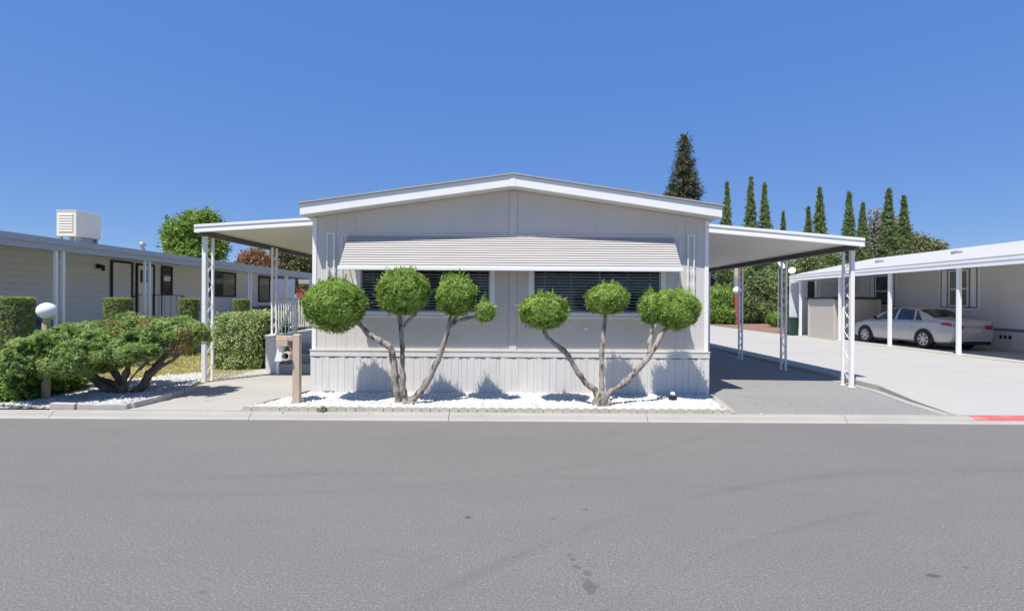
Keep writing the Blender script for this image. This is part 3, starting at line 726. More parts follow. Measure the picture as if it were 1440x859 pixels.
lobes = [(45,500,8.0,33,26,.45,0),(85,482,8.25,36,25,.6,0),(120,500,8.2,34,24,.5,0),(55,518,7.95,30,18,.35,0),(95,513,8.0,34,20,.40,0),(150,482,8.7,34,22,.6,0),(165,498,8.35,34,20,.5,0),
         (118,470,9.2,34,18,.55,0),(196,478,8.7,34,21,.6,0),(200,496,8.35,28,14,.4,0),(160,463,9.2,32,12,.5,1),(205,456,9.3,26,10,.5,0),(232,470,8.8,30,19,.55,0),(228,457,9.0,24,9,.42,1),(252,462,9.0,26,16,.5,0),
         (272,474,8.9,20,20,.5,0),(256,474,8.9,22,14,.4,0),(28,512,8.0,22,18,.35,0),(130,517,8.4,26,14,.4,0),(180,449,9.2,14,6,.3,0)]
lv = Leaves(); ly = Leaves()
for px, py, D, rx, ry, rd, yel in lobes:
    c = P(px, py-2, D); k = D/F; rd = min(rd,.40); tt = c.x/c.y; r = (math.sqrt(max((rx*k-.05)**2-(tt*rd)**2, (.55*rx*k)**2)), rd, ry*k-.085); area = (r[0]*r[2]+r[0]*r[1]+r[1]*r[2])/3
    tgt = ly if yel else lv
    # many small feathery puffs over each limb's mass
    K = int(area*560); d = sphere_dirs(K)
    kk = .80+.22*RNG.random(K)
    for q in range(K):
        pc = np.array(c)+d[q]*np.array(r)*kk[q]; pr = RNG.uniform(.075,.125)
        if d[q][2] < -.6 and RNG.random() < .4: continue
        o_ = lv if (tgt is lv or RNG.random() < .5) else ly
        o_.ball(pc, (pr*1.15,pr*1.15,pr*.9), 20, 11, .040, .016, .010, 0, .12, .25, .25, RNG.normal(.52,.10), .12, .6, flat=.5)
        v = ICO1_V*np.array([pr,pr,pr*.8])*.72+pc; o_.v.append(v); o_.t.append(ICO1_F+o_.n); o_.n += 12; o_.tone.append(np.full(12,.1))
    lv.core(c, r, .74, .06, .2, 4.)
lv.build('foliage', L['juniper'], jn)
d = []
for px, py, D in ((112,516,8.2),(245,492,8.55),(258,470,8.5),(170,470,8.5),(205,463,8.7),(262,488,8.5)):
    c = P(px,py,D); ly.ball(c, (.10,.09,.07), 26, 9, .045, .016, .03, 0, .2, .3, .2, .12, .15)
ly.build('yellowed_foliage', L['juniper_y'], jn)

lb = thing('low_bush', (-8.85, 8.6, .1), 'dense dark low bush at the kerb beyond the globe lamp', 'bush')
lv = Leaves()
for x, y, z, r in ((-9.0,8.35,.46,(.55,.5,.44)),(-8.45,8.55,.45,(.5,.5,.42)),(-9.6,8.5,.5,(.55,.5,.46)),(-8.2,8.95,.42,(.4,.4,.36)),(-8.75,8.05,.34,(.5,.3,.30)),(-8.2,8.12,.30,(.32,.28,.27)),(-9.4,8.02,.40,(.5,.3,.36))):
    lv.ball((x,y,z), r, int(1300*(r[0]*r[2]+r[0]*r[1])), 12, .065, .026, .04, .84, .12, .2, .3, .5, .16)
lv.build('foliage', L['bush'], lb)
for k in range(6):
    g = MB(); g.tube([(-9.4+.25*k,8.5,.05),(-9.45+.27*k,8.4,.3)], [.03,.015], 6); g.build('stem', M['dbark'], lb)

lp = thing('globe_lamp', (-7.83, 8.32, .1), 'white globe lamp on a tan post rising through the juniper', 'lamp post')
c = P(66, 437, 8.32)
g = MB(); g.box(-7.875,-7.785, 8.265, 8.355, .06, c.z-.20); g.tube([(c.x,8.32,c.z-.20),(c.x,8.32,c.z-.13)], .055, 16); g.build('post', M['tanwood'], lp, bevel=.012)
g = MB(); pf = [(.140*math.cos(a), .135*math.sin(a)) for a in np.linspace(-math.pi/2+.25, math.pi/2-.02, 22)]
g.lathe(pf, c, 32); g.build('globe', M['globe'], lp, True)

# concrete blocks edging the side bed
bl0 = None
path = [(-7.25,7.74),(-6.85,7.735),(-6.45,7.735),(-6.06,7.75)]
spots = [(x, 7.735, 0.) for x in (-7.0,-6.58,-6.2)]+[(-5.985,8.0,84),(-5.96,8.4,90),(-6.0,8.82,97),(-6.05,9.24,97)]
for i, (x, y, a) in enumerate(spots):
    if bl0 is None:
        g = MB(); g.box(-.195,.195,-.045,.045,-.06,.085)
        bl0 = o = g.build('edging_block', M['block'], None, bevel=.012)
    else:
        o = bl0.copy(); COL.objects.link(o)
    o.location = (x,y,.1+.01*math.sin(i*5)); o.rotation_euler = (.02*math.sin(i*3), .02*math.cos(i*7), math.radians(a)+.03*math.sin(i*4))
    tag(o, 'grey concrete edging block rimming the gravel under the juniper', 'edging block', 'edging blocks round the side bed')
# scalloped edging of the front bed
se = MB(); x = -4.2; i = 0
while x < 3.25:
    w = .145
    vs = [(x+w*t, .17-.02*(0 if False else 1)+.022*math.sin(math.pi*t)) for t in np.linspace(0.03,.97,7)]
    pr_ = [(x+.004,.05)]+[(a,b-.005) for a,b in vs]+[(x+w-.004,.05)]
    yy = 7.70+.006*math.sin(i*1.7)
    n = len(pr_)
    se.add([(a,yy-.035,b) for a,b in pr_]+[(a,yy+.035,b) for a,b in pr_], [tuple(range(n)), tuple(range(2*n-1,n-1,-1))]+[(k,n+k,n+(k+1)%n,(k+1)%n) for k in range(n)])
    x += w; i += 1
o = se.build('scalloped_edging', M['edging']); tag(o, 'low mossy scalloped concrete edging along the kerb side of the gravel bed', 'edging')
M_w = leaf_mat('weed_leaves', (.05,.06,.03), (.16,.19,.09), (.27,.29,.16), .2)
lt = Leaves(); n = 150                                # dry leaf litter on gravel, walk and drive
q = np.stack([RNG.uniform(-6.,7.,n), RNG.uniform(7.7,9.1,n), np.full(n,.128)],1); q[:,2] = np.where((q[:,0] > -4.1)&(q[:,0] < 3.2), .130, .104)
d = RNG.normal(size=(n,3)); d[:,2] *= .15
lt.leaves(q, d, .035, .018, RNG.random(n), face=np.array([[0,0,1.]]*n))
o = lt.build('leaf_litter', leaf_mat('dry_leaves', (.12,.07,.03), (.28,.18,.08), (.40,.33,.16), .1)); o['kind'] = 'stuff'
wd = thing('weed', (P(455,577,7.66).x, 7.66, .09), 'small green weed growing at the scalloped edging', 'weed')
lv = Leaves(); lv.ball((P(455,577,7.66).x,7.66,.11), (.08,.035,.025), 16, 6, .045, .014, .016, 0, up=.5, tone=.45); lv.build('leaves', M_w, wd)
mg = Leaves()                                         # ragged grass fringe along the walk edge of the bed
n = 2600; t = RNG.random(n); q = np.stack([-4.20+.42*t+RNG.normal(size=n)*.025, 7.70+1.55*t, np.full(n,.09)],1)
d = RNG.normal(size=(n,3))*.5; d[:,2] += .9; k = nz(q, 2.2) > -.12
mg.leaves(q[k], d[k], .05, .009, np.full(k.sum(), .4)); o = mg.build('grass_fringe', L['olive']); o['kind'] = 'stuff'
sl = thing('spotlight', (P(946,559,8.7).x, 8.55, .1), 'small black garden spotlight on the white gravel by the skirting', 'garden light')
X, Y = P(946,559,8.55).x, 8.55
g = MB(); g.box(X-.06,X+.06,Y-.05,Y+.05,.095,.20); g.build('housing', M['black'], sl, bevel=.01)
g = MB(); g.lathe([(.02,0),(.045,.03),(.03,.06)], (X+.0,Y,.201), 12); g.build('lens_cap', M['white'], sl, True)

# variegated hedge
hd = thing('hedge', (-6.9, 12.9, .1), 'boxy variegated green hedge between the lawn and the porch', 'hedge')
lv = Leaves(); x0,x1,y0,y1,z1 = -7.52,-6.27,12.15,14.6,1.45
n = 12000; face = RNG.choice(4, n, p=[.42,.30,.16,.12])
a, b = RNG.random(n), RNG.random(n)
pos = np.zeros((n,3)); out = np.zeros((n,3))
for f in range(4):
    k = face == f
    if f == 0: pos[k] = np.stack([x0+(x1-x0)*a[k], np.full(k.sum(), y0), .1+(z1-.1)*b[k]],1); out[k] = (0,-1,.3)
    if f == 1: pos[k] = np.stack([x0+(x1-x0)*a[k], y0+(y1-y0)*b[k], np.full(k.sum(), z1)],1); out[k] = (0,-.1,1)
    if f == 2: pos[k] = np.stack([np.full(k.sum(), x0), y0+(y1-y0)*a[k], .1+(z1-.1)*b[k]],1); out[k] = (-1,0,.3)
    if f == 3: pos[k] = np.stack([np.full(k.sum(), x1), y0+(y1-y0)*a[k], .1+(z1-.1)*b[k]],1); out[k] = (1,0,.3)
cc = np.array([(x0+x1)/2,(y0+y1)/2,.75]); rel = (pos-cc)/np.array([(x1-x0)/2,(y1-y0)/2,.7])
rr = np.maximum(1, (np.abs(rel)**6).sum(1)**(1/6)); pos = cc+(pos-cc)/rr[:,None]
pos += out*(.10*nz(pos,2.2)+.05*nz(pos,6.)-.10*RNG.random(n))[:,None]
lv.clumps(pos, out, 8, .026, .055, .032, .7, .2, .48, .24, flat=.5)
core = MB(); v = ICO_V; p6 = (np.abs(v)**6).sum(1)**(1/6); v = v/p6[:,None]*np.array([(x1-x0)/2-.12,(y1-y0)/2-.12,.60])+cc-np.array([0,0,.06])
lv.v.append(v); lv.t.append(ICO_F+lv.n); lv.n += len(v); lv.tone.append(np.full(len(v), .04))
lv.build('foliage', L['hedge'], hd)
for k in range(5):
    g = MB(); g.tube([(-7.3+.2*k,12.5,.05),(-7.3+.21*k,12.6,.5)], [.025,.012], 6); g.build('stem', M['dbark'], hd)

# clipped cup-shaped shrubs in front of the left neighbour
def cup(x, y, label):
    r0 = thing('clipped_shrub', (x,y,.08), label, 'clipped shrub', 'cup shaped shrubs along the left neighbour')
    lv = Leaves(); n = 1500; zt = 1.80
    a = RNG.random(n)*2*math.pi; z = .12+(zt-.12)*RNG.random(n)
    rad = lambda z: .19+.075*np.clip((z-.1)/1.5,0,1)
    rr = rad(z)*(1+.04*RNG.normal(size=n))
    pos = np.stack([x+rr*np.cos(a), y+rr*np.sin(a), z],1); out = np.stack([np.cos(a),np.sin(a),.3+0*a],1)
    lv.clumps(pos, out, 10, .010, .030, .014, .5, .3, .48, .13, flat=.6)
    m = 420; q = .265*np.sqrt(RNG.random(m)); a = RNG.random(m)*2*math.pi
    pos = np.stack([x+q*np.cos(a), y+q*np.sin(a), np.full(m, zt)],1); lv.clumps(pos, np.array([[0,0,1.]]*m), 12, .012, .022, .013, .6, .1, .8, .12)
    lv.build('foliage', L['clipped'], r0)
    g = MB(); g.lathe([(.15,.0),(.165,.1),(.232,1.55),(.235,1.68),(.1,1.70)], (x,y,.08), 20); g.build('stem', M['dbark'], r0)
    return r0
c0 = cup(-9.98, 9.95, 'big clipped cup shaped shrub beside the globe lamp, cut by the frame edge')
for x, y, lab in ((-9.98,12.5,'clipped cup shaped shrub standing before the two dark framed doors'), (-9.98,15.22,'clipped cup shaped shrub seen beside the front post of the porch roof'), (-9.95,18.05,'small clipped cup shaped shrub seen just above the hedge')):
    c = copy_tree(c0); c.location = (x,y,.08); c.rotation_euler.z = x*y; c['label'] = lab

# ================================================================ left neighbour's home
lh = thing('neighbour_home', (-13.4, 20, .1), 'long low grey lap sided home with blue grey eave, beyond the lawn and hedge', 'mobile home')
LX, EX = -13.4, -11.0
g = MB(); z = .25; y0, y1 = 9.4, 30.2
while z < 3.3:                                       # lap siding courses
    g.hexa([(LX-.05,y0,z),(LX+.011,y0,z+.004),(LX+.011,y1,z+.004),(LX-.05,y1,z),(LX-.05,y0,z+.178),(LX+.002,y0,z+.178),(LX+.002,y1,z+.178),(LX-.05,y1,z+.178)]); z += .178
g.box(-20.5, LX-.051, y0, y1, .1, 3.3)
g.build('wall', M['lsiding'], lh)
g = MB(); g.slab(-17.6, EX+.02, 9.0, 27.2, 3.96, 3.19, .055); g.slab(-21, -17.6, 9.0, 30.5, 3.5, 3.96, .055); g.slab(-17.6, -13.2, 27.201, 30.5, 3.96, 3.455, .055)
g.build('roof', M['whiteroof'], lh)
g = MB(); g.box(EX-.04, EX, 9.0, 27.2, 2.95, 3.185); g.box(EX, EX+.05, 9.0, 27.2, 3.10, 3.187); g.box(LX+.03, EX-.041, 9.0, 9.04, 2.98, 3.185); g.box(LX-.2, EX, 27.201, 27.24, 2.95, 3.18)
g.box(EX-1.0,EX+1.2,27.5,33,2.72,2.95)
g.build('eave_fascia', M['blue_fascia'], lh)
g = MB(); g.slab(LX+.03, EX-.042, 9.05, 27.2, 3.15, 3.05, .02); g.build('soffit', M['soffit'], lh)
for y in (11.98, 14.85, 17.7, 20.6, 23.9, 26.8):
    g = MB(); g.box(EX-.1,EX-.04,y-.03,y+.03,.09,2.95-.001); g.box(EX-.1,EX-.04,y+.16,y+.22,.09,2.95-.001)
    for k in range(9): g.tube([(EX-.07,y+.03,.5+.25*k),(EX-.07,y+.16,.62+.25*k),(EX-.07,y+.03,.74+.25*k)], .004, 4)
    g.build('post', M['white'], lh)
def lwin(y0, y1, z0, z1, kind, name='window', mats=('iron',)):
    g = MB(); k = .07; x0, x1 = LX+.0225, LX+.06
    g.box(x0,x1,y0-k,y0,z0-k,z1+k); g.box(x0,x1,y1,y1+k,z0-k,z1+k); g.box(x0,x1,y0,y1,z1,z1+k)
    if name == 'window': g.box(x0,x1,y0,y1,z0-k,z0)
    w = g.build(name, M['iron'], lh)
    g = MB(); g.box(x0,LX+.035,y0,y1,z0,z1); p = g.build('panel' if name == 'door' else 'pane', M[kind], w)
    return w
lwin(16.5, 17.3, .95, 3.02, 'lsiding', 'door'); w = lwin(17.6, 18.35, .95, 3.0, 'white', 'door')
g = MB(); g.box(LX+.036,LX+.042,17.72,17.95,2.4,2.85); g.box(LX+.036,LX+.042,18.0,18.24,2.4,2.85); g.build('door_light', M['darkpane'], w)
w = lwin(18.85, 19.3, 2.05, 3.0, 'darkpane'); g = MB(); g.box(LX+.036,LX+.04,18.9,19.27,2.5,2.68); g.build('shade', M['white'], w)
w = lwin(21.8, 23.7, 2.0, 3.0, 'litpane'); g = MB(); g.box(LX+.036,LX+.05,21.8,22.75,2.0,3.0); g.build('open_sash', M['darkpane'], w)
lwin(25.95, 27.0, 1.75, 3.0, 'litpane')
g = MB(); g.box(LX+.023,LX+.09,15.87,16.0,2.78,2.92); g.tube([(LX+.09,15.93,2.85),(LX+.2,15.93,2.85),(LX+.2,15.93,2.70)], .05, 8); g.build('wall_light', M['black'], lh)
g = MB()
for y in (16.3,17.45,18.5): g.tube([(-12.4,y,.09),(-12.4,y,1.95)], .018, 6)
g.tube([(-12.4,16.3,1.95),(-12.4,18.5,1.95),(-12.4,20.1,1.15),(-12.4,20.1,.09)], .014, 6); g.tube([(-12.4,16.3,1.95),(-12.4,14.9,1.15),(-12.4,14.9,.09)], .018, 6)
for k in range(7): g.tube([(-12.4,16.4+.3*k,1.05),(-12.4,16.4+.3*k,1.95)], .006, 4)
g.build('stair_rail', M['iron'], lh)
g = MB(); g.box(LX+.023,-12.3,16.2,18.7,.09,.92)
for k in range(4): g.box(LX+.023,-12.3,18.7+.28*k,18.98+.28*k,.09,.74-.18*k); g.box(LX+.023,-12.3,15.92-.28*k,16.2-.28*k,.09,.74-.18*k)
g.build('landing', M['step'], lh)
# rooftop cooler and flue
cl = thing('rooftop_cooler', (-14.3, 16.3, 3.6), 'cream evaporative cooler box with a louvred face on the blue grey eaved roof', 'air cooler')
X0,X1,Y0,Y1,Z0,Z1 = -14.68,-14.05,15.9,16.85,3.80,4.60
g = MB(); g.box(X0,X1,Y0,Y1,Z0,Z1); g.box(X0-.015,X1+.015,Y0-.015,Y1+.015,Z1,Z1+.03); g.build('cabinet', M['coolerbox'], cl, bevel=.012)
g = MB()
for k in range(7): 
    z = Z0+.16+.085*k
    g.hexa([(X0+.07,Y0-.004,z+.05),(X1-.1,Y0-.004,z+.05),(X1-.1,Y0-.002,z+.062),(X0+.07,Y0-.002,z+.062),(X0+.07,Y0-.022,z-.01),(X1-.1,Y0-.022,z-.01),(X1-.1,Y0-.020,z+.002),(X0+.07,Y0-.020,z+.002)])
lo = g.build('louvre', M['coolerbox'], cl)
g = MB(); g.box(X0+.06,X1-.09,Y0-.0035,Y0-.001,Z0+.14,Z1-.06); g.build('pad', M['beige'], lo)
g = MB()
for x in (X0+.08,X1-.08):
    for y in (Y0+.08,Y1-.08): g.box(x-.03,x+.03,y-.03,y+.03,3.45,Z0-.001)
g.box(X0+.15,X1-.12,Y0+.3,Y1-.05,3.5,Z0-.002)
g.build('stand', M['galv'], cl)
c = P(200, 352, 16.6); fl = thing('flue_pipe', (c.x,16.6,c.z-.1), 'short galvanised flue pipe with a cap at the blue grey roof edge', 'roof vent')
g = MB(); g.tube([(c.x,16.6,c.z-.25),(c.x,16.6,c.z+.10)], .075, 14); g.build('pipe', M['galv'], fl, True)
g = MB(); g.lathe([(.06,.0),(.11,.02),(.11,.09),(.05,.15)], (c.x,16.6,c.z+.13), 14); g.tube([(c.x,16.6,c.z+.10),(c.x,16.6,c.z+.14)], .05, 8); g.build('cap', M['galv'], fl, True)

# ================================================================ right neighbour's home
rh = thing('neighbour_home', (17.5, 18, .17), 'low taupe home with a white sloping roof over the silver car', 'mobile home')
WX, RE, RI = 17.5, 14.1, 18.3
g = MB(); y = 9.5
while y < 26.0:                                      # vertical panels with fine seams
    ye = min(y+1.22, 26.0); g.box(WX, WX+.06, y+.004, ye-.004, .95, 3.75); y += 1.22
g.box(WX+.061, 22.4, 9.5, 26.0, .1, 3.70)
g.build('wall', M['rsiding'], rh)
g = MB(); g.box(WX-.012, WX-.001, 9.5, 26., .84, .95); g.build('trim_stripe', M['bluepaint'], rh)
g = MB(); y = 9.5
while y < 26: g.box(WX-.008, WX-.001, y, min(y+.3,26)-.012, .12, .838); y += .3
g.build('skirting', M['skirt'], rh)
for y in (17.55,17.72,17.89):
    g = MB(); g.box(WX-.014,WX-.009,y,y+.1,.58,.70); g.build('floor_vent', M['dark'], rh)
sl_ = (4.06-3.17)/(RI-RE)
g = MB(); g.slab(RE-.03, RI, 9.0, 25.6, 3.165, 4.06, .05); g.slab(RI, 22.9, 9.0, 25.6, 4.06, 3.1, .05)
rf = g.build('roof', M['whiteroof'], rh)
for (x, y) in ((16.6,14.2),(16.2,18.3),(16.0,21.9),(16.5,12.6)):
    z = 3.17+(x-RE)*sl_+.03; g = MB(); g.lathe([(.14,0),(.17,.05),(.17,.09),(.05,.12)], (x,y,z), 14); g.build('roof_vent', M['galv'], rf, True)
g = MB(); g.box(RE-.03, RE+.03, 9.0, 25.6, 2.94, 3.162); g.box(RE+.03, WX, 25.5, 25.6, 2.94, 3.16); g.box(RE-.045,RE-.0305,9.,25.6,3.08,3.16)
g.build('eave_fascia', M['white'], rh, bevel=.006)
g = MB(); g.slab(RE+.031, WX-.002, 9.05, 25.49, 2.99, 3.68, .03); g.build('soffit', M['soffit'], rh)
for y in (10.2, 13.1, 16.07, 19.03, 21.96, 25.0):
    g = MB(); g.box(14.26, 14.365, y-.05, y+.05, .17, 3.02); g.box(14.245,14.38,y-.065,y+.065,.17,.185); g.build('post', M['white'], rh, bevel=.01)
# end wall closing the carport, with a little dark green window
g = MB(); g.box(14.24, 15.1, 25.75, 25.9, .17, 3.03); g.box(15.55, 17.49, 25.75, 25.9, .17, 3.4); g.box(15.1,15.55,25.75,25.9,.17,1.9); g.build('end_wall', M['lsiding'], rh)
g = MB(); g.box(15.1,15.5,25.80,25.84,1.9,3.2); g.build('screen_pane', M['darkpane'], rh)
for x in (15.56,15.72,17.2):
    g = MB(); g.box(x,x+.05,25.72,25.749,1.0,3.3); g.build('trim_board', M['white'], rh)
def rwin(y0, y1, z0, z1):
    a, b = WX-.03, WX-.001; k = .07
    g = MB(); g.box(a,b,y0,y1,z0,z0+k); g.box(a,b,y0,y0+k,z0+k,z1); g.box(a,b,y1-k,y1,z0+k,z1); g.box(a,b,y0+k,y1-k,z1-k,z1)
    w = g.build('window', M['white'], rh)
    g = MB(); g.box(WX-.02,b,y0+k+.001,y1-k-.001,z0+k+.001,z1-k-.001); g.build('surround', M['bluepaint'], w)
    s = .30; c = (y0+y1)/2; h = .44
    for q0, q1 in ((y0+k+.07, c-h-.09), (c+h+.09, y1-k-.07)):
        g = MB(); g.box(WX-.032,WX-.0205,q0,q1,z0+k+.05,z1-k-.03); g.build('side_panel', M['white'], w, label='white side panel beside the sash')
    g = MB(); zm = (z0+z1)/2-.05; zt, zb = z1-k-.06, z0+k+.06
    for q in (c-h, c+h-.06): g.box(WX-.04,WX-.0205,q,q+.06,zb,zt)
    for q in (zb, zm, zt-.05): g.box(WX-.04,WX-.0205,c-h+.06,c+h-.06,q,q+.05)
    g.build('sash', M['white'], w)
    return w, c, h, zm, zt, zb
w, c, h, zm, zt, zb = rwin(18.75, 20.55, 1.58, 3.28)
g = MB(); g.box(WX-.03,WX-.0205,c-h+.06,c+h-.06,zb+.05,zm); g.box(WX-.03,WX-.0205,c-h+.06,c+h-.06,zm+.05,zt-.05); g.build('pane', M['litpane'], w)
w, c, h, zm, zt, zb = rwin(22.85, 24.65, 1.58, 3.28)
g = MB(); g.box(WX-.03,WX-.0205,c-h+.06,c+h-.06,zb+.05,zm); g.box(WX-.03,WX-.0205,c-h+.06,c+h-.06,zm+.05,zt-.05); g.build('pane', M['darkpane'], w)
# storage shed
sd = thing('storage_shed', (14.9, 23.5, .17), 'beige plastic storage shed with a flat dark lid at the end of the carport', 'shed')
sx0,sx1,sy0,sy1 = 14.42,16.5,22.5,24.5
g = MB(); z = .18
while z < 1.95:                                      # horizontal ribs
    g.box(sx0+.0,sx1,sy0,sy1,z,z+.085); g.box(sx0+.008,sx1-.008,sy0+.008,sy1-.008,z+.085,z+.098); z += .098
g.build('body', M['beige'], sd)
for x, y in ((sx0,sy0),(sx0,sy1),(sx1,sy0),(sx1,sy1)):
    g = MB(); g.box(x-.025 if x < 15 else x-.1,x+.1 if x < 15 else x+.025,y-.025 if y < 23 else y-.1,y+.1 if y < 23 else y+.025,.172,2.0); g.build('corner_post', M['beige'], sd, bevel=.02)
g = MB(); g.box(sx0-.10,sx1+.1,sy0-.1,sy1+.1,2.001,2.07); g.box(sx0-.02,sx1+.02,sy0-.02,sy1+.02,2.07,2.10); g.build('lid', M['darkbrown'], sd, bevel=.02)
# wheelie bin
wb = thing('wheeled_bin', (14.28, 25.3, .175), 'dark green wheeled bin beside the last white carport post', 'bin')
X,Y = 14.18,25.45
g = MB(); g.hexa([(X-.17,Y-.18,.2),(X+.17,Y-.18,.2),(X+.17,Y+.18,.2),(X-.17,Y+.18,.2),(X-.23,Y-.25,1.02),(X+.23,Y-.25,1.02),(X+.23,Y+.25,1.02),(X-.23,Y+.25,1.02)]); g.build('tub', M['bin'], wb, bevel=.02)
g = MB(); g.hexa([(X-.25,Y-.28,1.021),(X+.25,Y-.28,1.021),(X+.25,Y+.28,1.021),(X-.25,Y+.28,1.021),(X-.2,Y-.2,1.1),(X+.2,Y-.2,1.1),(X+.2,Y+.22,1.1),(X-.2,Y+.22,1.1)]); g.build('lid', M['bin'], wb, bevel=.015)
for s in (-1,1):
    g = MB(); g.tube([(X+s*.14,Y+.2,.28),(X+s*.20,Y+.2,.28)], .10, 14); g.build('wheel', M['tyre'], wb)
# two satellite dishes
def dish(px, py, D, r, az, label):
    c = P(px, py, D); root = thing('satellite_dish', (c.x, D, 2.4), label, 'satellite dish', 'white satellite dishes')
    R_ = Matrix.Rotation(az,3,'Z') @ Matrix.Rotation(math.radians(60),3,'X')
    g = MB(); pf = [(r*t, .35*r*t*t) for t in np.linspace(.02,1,8)]+[(r*t, .35*r*t*t+.012) for t in np.linspace(1,.02,8)]
    g.lathe(pf, (0,0,0), 22, 1, 1.12); g.v = [tuple(R_ @ Vector(v)+c) for v in g.v]; g.build('reflector', M['white'], root, True)
    g = MB(); f = c+R_ @ Vector((0,0,.75*r)); e = c+R_ @ Vector((0,-r*1.0,.36*r)); g.tube([e,f], .012, 6); g.tube([f, f+(c-f)*.15], .03, 8); g.build('feed_arm', M['galv'], root)
    b = c+R_ @ Vector((0,0,-.05)); g = MB(); g.tube([b, (b.x,b.y+.1,c.z-.25), (b.x,b.y+.1,.17)], .025, 8); g.build('mast', M['galv'], root)
dish(1097,373,27.2,.23,math.radians(25),'larger white satellite dish on a mast behind the carport lattice post')
dish(1114,381,26.6,.18,math.radians(-35),'smaller oval white satellite dish at the corner of the white sloping roof')
# red lamp post and wooden pole far down the drive
c = P(1036, 456, 37.6)
rl = thing('globe_lamp', (c.x, 37.6, .17), 'dark red lamp post with a white globe far down the concrete drive', 'lamp post')
zt = P(1036,414,37.6).z
g = MB(); g.box(c.x-.20,c.x+.20,37.4,37.8,.12,zt); g.box(c.x-.25,c.x+.25,37.35,37.85,.12,.3); g.build('post', M['redpost'], rl, bevel=.02)
g = MB(); g.lathe([(.30*math.cos(a), .30*math.sin(a)) for a in np.linspace(-1.3,1.55,14)], (c.x,37.6,zt+.28), 20); g.build('globe', M['globe'], rl, True)
c = P(1036, 455, 39.)
up = thing('wooden_pole', (c.x, 39, .17), 'tan wooden pole with a grey band rising behind the red lamp post', 'pole')
g = MB(); g.tube([(c.x,39,.1),(c.x,39,6.2)], [.25,.21], 12); g.build('shaft', M['tanwood'], up, True)
g = MB(); zz_ = P(1036,397,39).z; g.tube([(c.x,39,zz_-.5),(c.x,39,zz_+.45)], .26, 12); g.build('band', M['galv'], up, True)

# ================================================================ cars
ST = [ # x from rear, half width, z under, z belt, z roof (centre), half width at roof, deck flag
 (0.00,.70,.32,.86,.90,.60),(.04,.80,.27,.93,.99,.68),(.12,.85,.24,.955,1.035,.72),(.25,.885,.22,.965,1.05,.74),(.55,.905,.20,.965,1.06,.74),(.78,.91,.20,.96,1.08,.70),(1.15,.915,.19,.955,1.27,.60),(1.55,.915,.19,.95,1.42,.57),
 (2.1,.915,.19,.94,1.475,.585),(2.55,.915,.19,.93,1.465,.58),(2.95,.91,.19,.92,1.40,.575),(3.35,.905,.19,.915,1.20,.62),(3.68,.90,.19,.91,1.00,.70),(4.0,.89,.19,.88,.945,.70),(4.4,.85,.20,.80,.86,.66),(4.68,.76,.22,.70,.745,.56),(4.80,.60,.28,.60,.62,.42)]
ST = np.array(ST)
def car_prof(x):
    w, zu, zb, zr, wr = [np.interp(x, ST[:,0], ST[:,i]) for i in range(1,6)]
    sm = .05
    vals = [np.mean([np.interp(np.clip(x+dx,0,4.8), ST[:,0], ST[:,i]) for dx in (-sm,-sm/2,0,sm/2,sm)]) for i in range(1,6)]
    if .1 < x < 4.7: w, zu, zb, zr, wr = vals
    return [(0,zu),(w*.80,zu),(w*.95,zu+.07),(w*.985,zu+.20),(w,.56),(w*.985,zb-.13),(w*.955,zb-.03),(w*.90,zb),
            (w*.90+(wr-w*.90)*.5, zb+(zr-zb)*.50),(wr+.02,zb+(zr-zb)*.86),(wr*.80,zb+(zr-zb)*.965),(wr*.4,zr-.004),(0,zr)]
def car_point(x, v, off=0., s=1):
    pr = car_prof(x); i = min(int(v), len(pr)-2); t = v-i
    y = pr[i][0]*(1-t)+pr[i+1][0]*t; z = pr[i][1]*(1-t)+pr[i+1][1]*t
    dy, dz = pr[i+1][0]-pr[i][0], pr[i+1][1]-pr[i][1]; l = math.hypot(dy,dz) or 1
    return Vector((x, s*(y+off*dz/l), z-off*dy/l))
def car_patch(g, poly, off, s, n=8):                 # poly: corners (x,v) of a quad on the skin
    A, B, C_, D_ = poly; vs = []; th = .012
    for o in (off, off-th):
        for i in range(n+1):
            for j in range(n+1):
                a, b = i/n, j/n
                x = (A[0]*(1-a)+B[0]*a)*(1-b)+(D_[0]*(1-a)+C_[0]*a)*b; v = (A[1]*(1-a)+B[1]*a)*(1-b)+(D_[1]*(1-a)+C_[1]*a)*b
                vs.append(car_point(x, v, o, s))
    m = n+1; fs = [(i*m+j,(i+1)*m+j,(i+1)*m+j+1,i*m+j+1) for i in range(n) for j in range(n)]
    q = m*m
    for i in range(n):
        for e in (0, n): fs += [(i*m+e,(i+1)*m+e,q+(i+1)*m+e,q+i*m+e), (e*m+i,e*m+i+1,q+e*m+i+1,q+e*m+i)]
    g.add(vs, fs)
